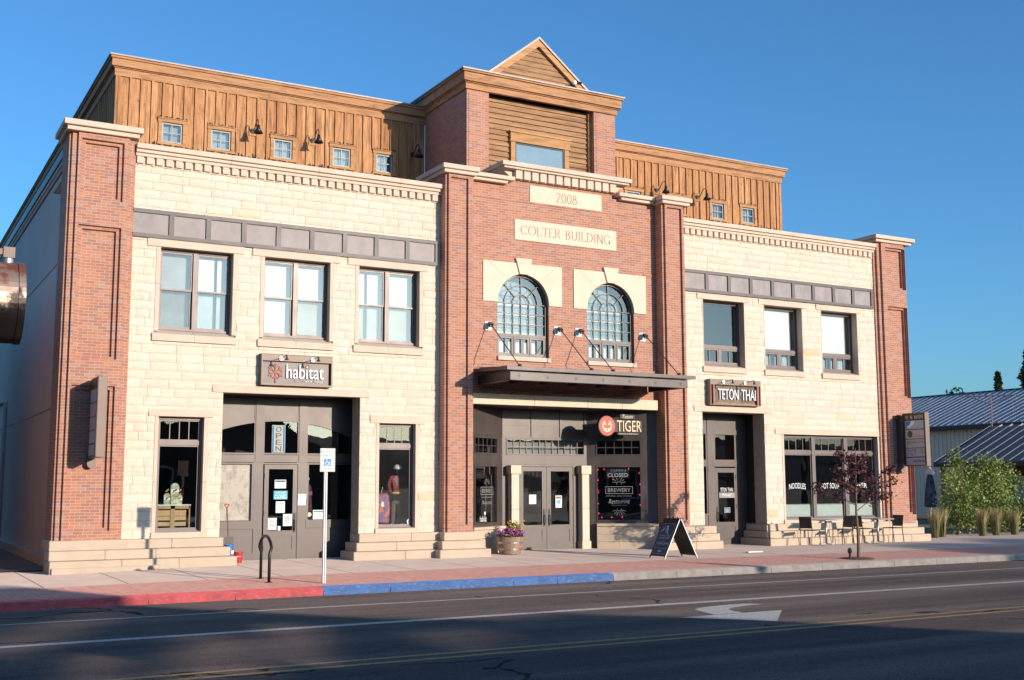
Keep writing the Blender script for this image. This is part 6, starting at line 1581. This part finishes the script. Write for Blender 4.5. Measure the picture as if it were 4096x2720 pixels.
# far trees
def conifer(lab, base, h, r, n, seed):
    rnd = random.Random(seed); B = Vector(base); t = thing('conifer', lab, 'tree', base, 'conifers behind the barn')
    mb = MB(); mb.tube([B, B+Vector((0, 0, h*.95))], [r*.07, .03], 6); mb.build('trunk', M['bark'], t)
    mb = MB()
    for k in range(n):
        f = rnd.random()**.75; z = h*(.06+.94*f); R_ = r*(1-f)**.7*(.75+.25*math.sin(z*3.1+seed)); q = rnd.random()**.45; A = rnd.uniform(0, 6.28)
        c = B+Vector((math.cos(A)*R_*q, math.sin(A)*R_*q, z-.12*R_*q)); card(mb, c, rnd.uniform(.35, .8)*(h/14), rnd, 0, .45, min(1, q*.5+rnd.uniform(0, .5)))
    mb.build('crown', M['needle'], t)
conifer('tall dark conifer cut by the right edge of the view', (87.0, 35, 0), 18.6, 4.6, 8000, 61)
conifer('smaller dark conifer left of the tall one behind the barn', (84.4, 35.8, 0), 12.9, 2.4, 3200, 62)
conifer('small dark conifer tip showing just above the barn ridge', (81.4, 36.4, 0), 11.0, 1.7, 2000, 63)
branch_tree('broadleaf_tree', 'pale green tree top rising behind the barn ridge', (83.8, 42.0, 0), 10.5, 4.5, 2.2, 10, 1500, .42, M['leaf'], 70, .16, flat=.7)
# ------------------------------------------------------------------ west neighbour with its copper drum
nb = thing('neighbour_building', 'timber building west of the alley carrying the copper drum', 'building', (-6, 6, 0))
mb = MB(); mb.box(-14, 0.6, 0.4, 16, -.1, 7.0); mb.build('wall', M['siding'], nb)
mb = MB(); mb.box(-14.2, 0.8, .2, 16.2, 7.0, 7.25); mb.build('roof', M['roof2'], nb)
cd = thing('copper_drum', 'big worn copper drum with shade painted underneath hung beside the alley at the left edge', 'drum', (1.9, -1.5, 5.6))
mt, n, b = new_mat('worn_copper_shaded_below'); g = G(n); p = g.pos(); z = g.sep(p)[2]
f = g.math('ADD', g.noise(g.scalev(p, (1, 1, .7)), 2.5, 5, .7), g.math('MULTIPLY', g.math('SUBTRACT', z, 5.95), .5))
g.link(g.ramp(f, [(0.24, (0.035, 0.028, 0.026)), (0.34, (0.09, 0.065, 0.055)), (0.40, (0.55, 0.36, 0.26)), (0.56, (0.62, 0.40, 0.28)), (0.64, (0.50, 0.16, 0.09))]), b.inputs['Base Color']); b.inputs['Metallic'].default_value = 0.7  # dark low stops paint the ground reflection onto the lower half
g.link(g.math('MULTIPLY_ADD', g.noise(p, 6.0, 3), .3, .2), b.inputs['Roughness']); M['copper'] = mt
mb = MB(); mb.lathe([(0, -1.4), (.80, -1.4), (.83, -1.38), (.83, .56), (.80, .58), (0, .60)], (2.0, -1.5, 5.59), 48, 'x'); mb.build('shell', M['copper'], cd, smooth=False)
for h in (-.55, .12, .57):
    mb = MB(); mb.lathe([(.828, h), (.845, h), (.845, h+.13 if h > .5 else h+.025), (.828, h+.13 if h > .5 else h+.025)], (2.0, -1.5, 5.59), 48, 'x'); mb.build('band', M['copper'], cd)
mb = MB(); mb.box(2.31, 2.53, -1.6, -1.4, 6.52, 6.74); mb.box(-1.0, 2.31, -1.56, -1.44, 6.58, 6.70); mb.box(-1.0, -.88, -1.56, .45, 6.58, 6.70); mb.build('bracket', M['signbox'], cd)
mb = MB(); mb.lathe([(0, 0), (.10, 0), (.10, .10), (.06, .12), (0, .12)], (2.42, -1.5, 6.41), 14); mb.build('joint', M['galv'], cd)

# ------------------------------------------------------------------ across the street (behind the camera: seen in the glass, and what shades the road)
def across(name, lab, poly, y0, y1, mat):
    t = thing(name, lab, 'building', (poly[0][0], y0, 0)); mb = MB(); mb.prism(poly, 'y', y0, y1); mb.build('wall', mat, t); return t
ab = across('gabled_shop', 'unseen timber shop across the street, slatted front added to shape light on the road', [(-26, 0), (-26, 4.2), (26.5, 3.4), (26.5, 0)], -46, -40.2, plain('shop_boards', (0.20, 0.13, 0.09), 0.9))
FRONT = [(-26, 4.0), (-26, 8.3), (17.85, 8.0), (17.95, 7.1), (18.5, 6.75), (19.2, 6.3), (20.3, 6.05), (21.6, 6.1), (22.6, 5.75), (23.4, 5.1), (26.5, 3.4), (26.5, 0.5), (-26, 0.5)]
LIGHT_GAPS = [([(17.35, 7.0), (17.75, 7.0), (14.9, 6.3), (13.9, 6.05), (13.2, 5.9), (13.0, 6.0), (14.2, 6.4)], .40), ([(15.7, 6.04), (16.6, 6.04), (14.5, 5.36), (13.3, 5.36)], .22), ([(17.45, 6.25), (18.15, 6.22), (16.5, 5.75), (15.3, 5.40), (15.0, 5.5), (16.1, 5.83)], .12), ([(18.1, 5.8), (19.4, 5.82), (19.0, 5.7), (17.3, 5.46), (17.3, 5.56)], .45), ([(12.5, 5.4), (13.0, 5.4), (14.2, 5.75), (14.0, 5.9)], .35)]  # slatted gaps added so sun patches imitate window reflections on the road
def spans(poly, z):
    xs_ = []
    for (xa, za), (xb, zb2) in zip(poly, poly[1:]+poly[:1]):
        if (za <= z) != (zb2 <= z): xs_.append(xa+(xb-xa)*(z-za)/(zb2-za))
    xs_.sort(); return list(zip(xs_[::2], xs_[1::2]))
mb = MB(); z = 3.3; dz = 0.06
while z < 8.3:
    for xa, xb in spans(FRONT, z+dz/2):
        cuts = sorted([(a_, b2, f_) for P_, f_ in LIGHT_GAPS for a_, b2 in spans(P_, z+dz/2)]); x = xa
        for a_, b2, f_ in cuts:
            a_ = max(a_, x)
            if b2 <= a_ or b2 > xb: continue
            if a_ > x: mb.box(x, a_, -40.12, -40.0, z, z+dz-.0005)
            mb.box(a_, b2, -40.08, -40.06, z, z+dz*f_); x = b2
        if xb > x: mb.box(x, xb, -40.12, -40.0, z, z+dz-.0005)
    z += dz
mb.build('shade_front', plain('front_boards', (0.18, 0.12, 0.08), 0.9), ab)
for k in range(9):
    x0 = -22+5*k
    mb = MB(); mb.frame(x0, x0+2.6, .9, 2.9, -40.2, -40.13, .12); w1_ = mb.build('window', M['white'], ab); slab('pane', x0+.1, x0+2.5, -40.16, -40.14, 1.0, 2.8, 'interior', w1_)
def round_tree(lab, base, h, r, z0, n, seed):
    rnd = random.Random(seed); B = Vector(base); t = thing('street_tree', lab, 'tree', base, 'broad trees across the street')
    mb = MB(); mb.tube([B, B+Vector((.1, 0, z0)), B+Vector((0, 0, h*.9))], [.16, .12, .04], 7); mb.build('trunk', M['bark'], t)
    mb = MB(); zc = (h+z0)/2
    for k in range(n):
        while True:
            d = Vector((rnd.uniform(-1, 1), rnd.uniform(-1, 1), rnd.uniform(-1, 1)))
            if d.length < 1: break
        card(mb, B+Vector((d.x*r, d.y*r, zc+d.z*(h-z0)/2)), rnd.uniform(.4, .7), rnd, 0, .8)
    mb.build('crown', M['leaf'], t)
for k, (x, h) in enumerate(((43.5, 8.15), (48.2, 8.4), (53, 8.2), (58, 8.6), (63.5, 8.3), (69, 8.7))):
    round_tree('broad street tree number %s along the far kerb' % ['one', 'two', 'three', 'four', 'five', 'six'][k], (x, -40, 0), h, 2.9, 6.15, 900, 80+k)
hb = MB(); rnd = random.Random(5)
N = 90; prof = [35+4*math.sin(k*.21)+3*math.sin(k*.57+1)+2*math.sin(k*1.3) for k in range(N+1)]
for k in range(N):
    xa, xb = -1400+3000*k/N, -1400+3000*(k+1)/N
    hb.face([(xa, -620, prof[k]), (xb, -620, prof[k+1]), (xb, -420, -1), (xa, -420, -1)]); hb.face([(xa, -620, prof[k]), (xb, -620, prof[k+1]), (xb, -900, -1), (xa, -900, -1)])
struct(hb.build('hills', plain('wooded_hills', (0.05, 0.065, 0.045), 0.95, var=.5, scale=.05)))
lp = thing('street_lamp', 'slim street lamp with lantern and mast across the street', 'street lamp', (25.4, -24, 0))
mb = MB(); mb.tube([(25.4, -24, 0), (25.4, -24, 5.2)], .035, 8); mb.build('pole', M['black'], lp)
mb = MB(); mb.lathe([(0, 3.65), (.15, 3.7), (.2, 4.05), (.05, 4.2), (0, 4.2)], (25.4, -24, 0), 12); mb.build('lantern', M['black'], lp)
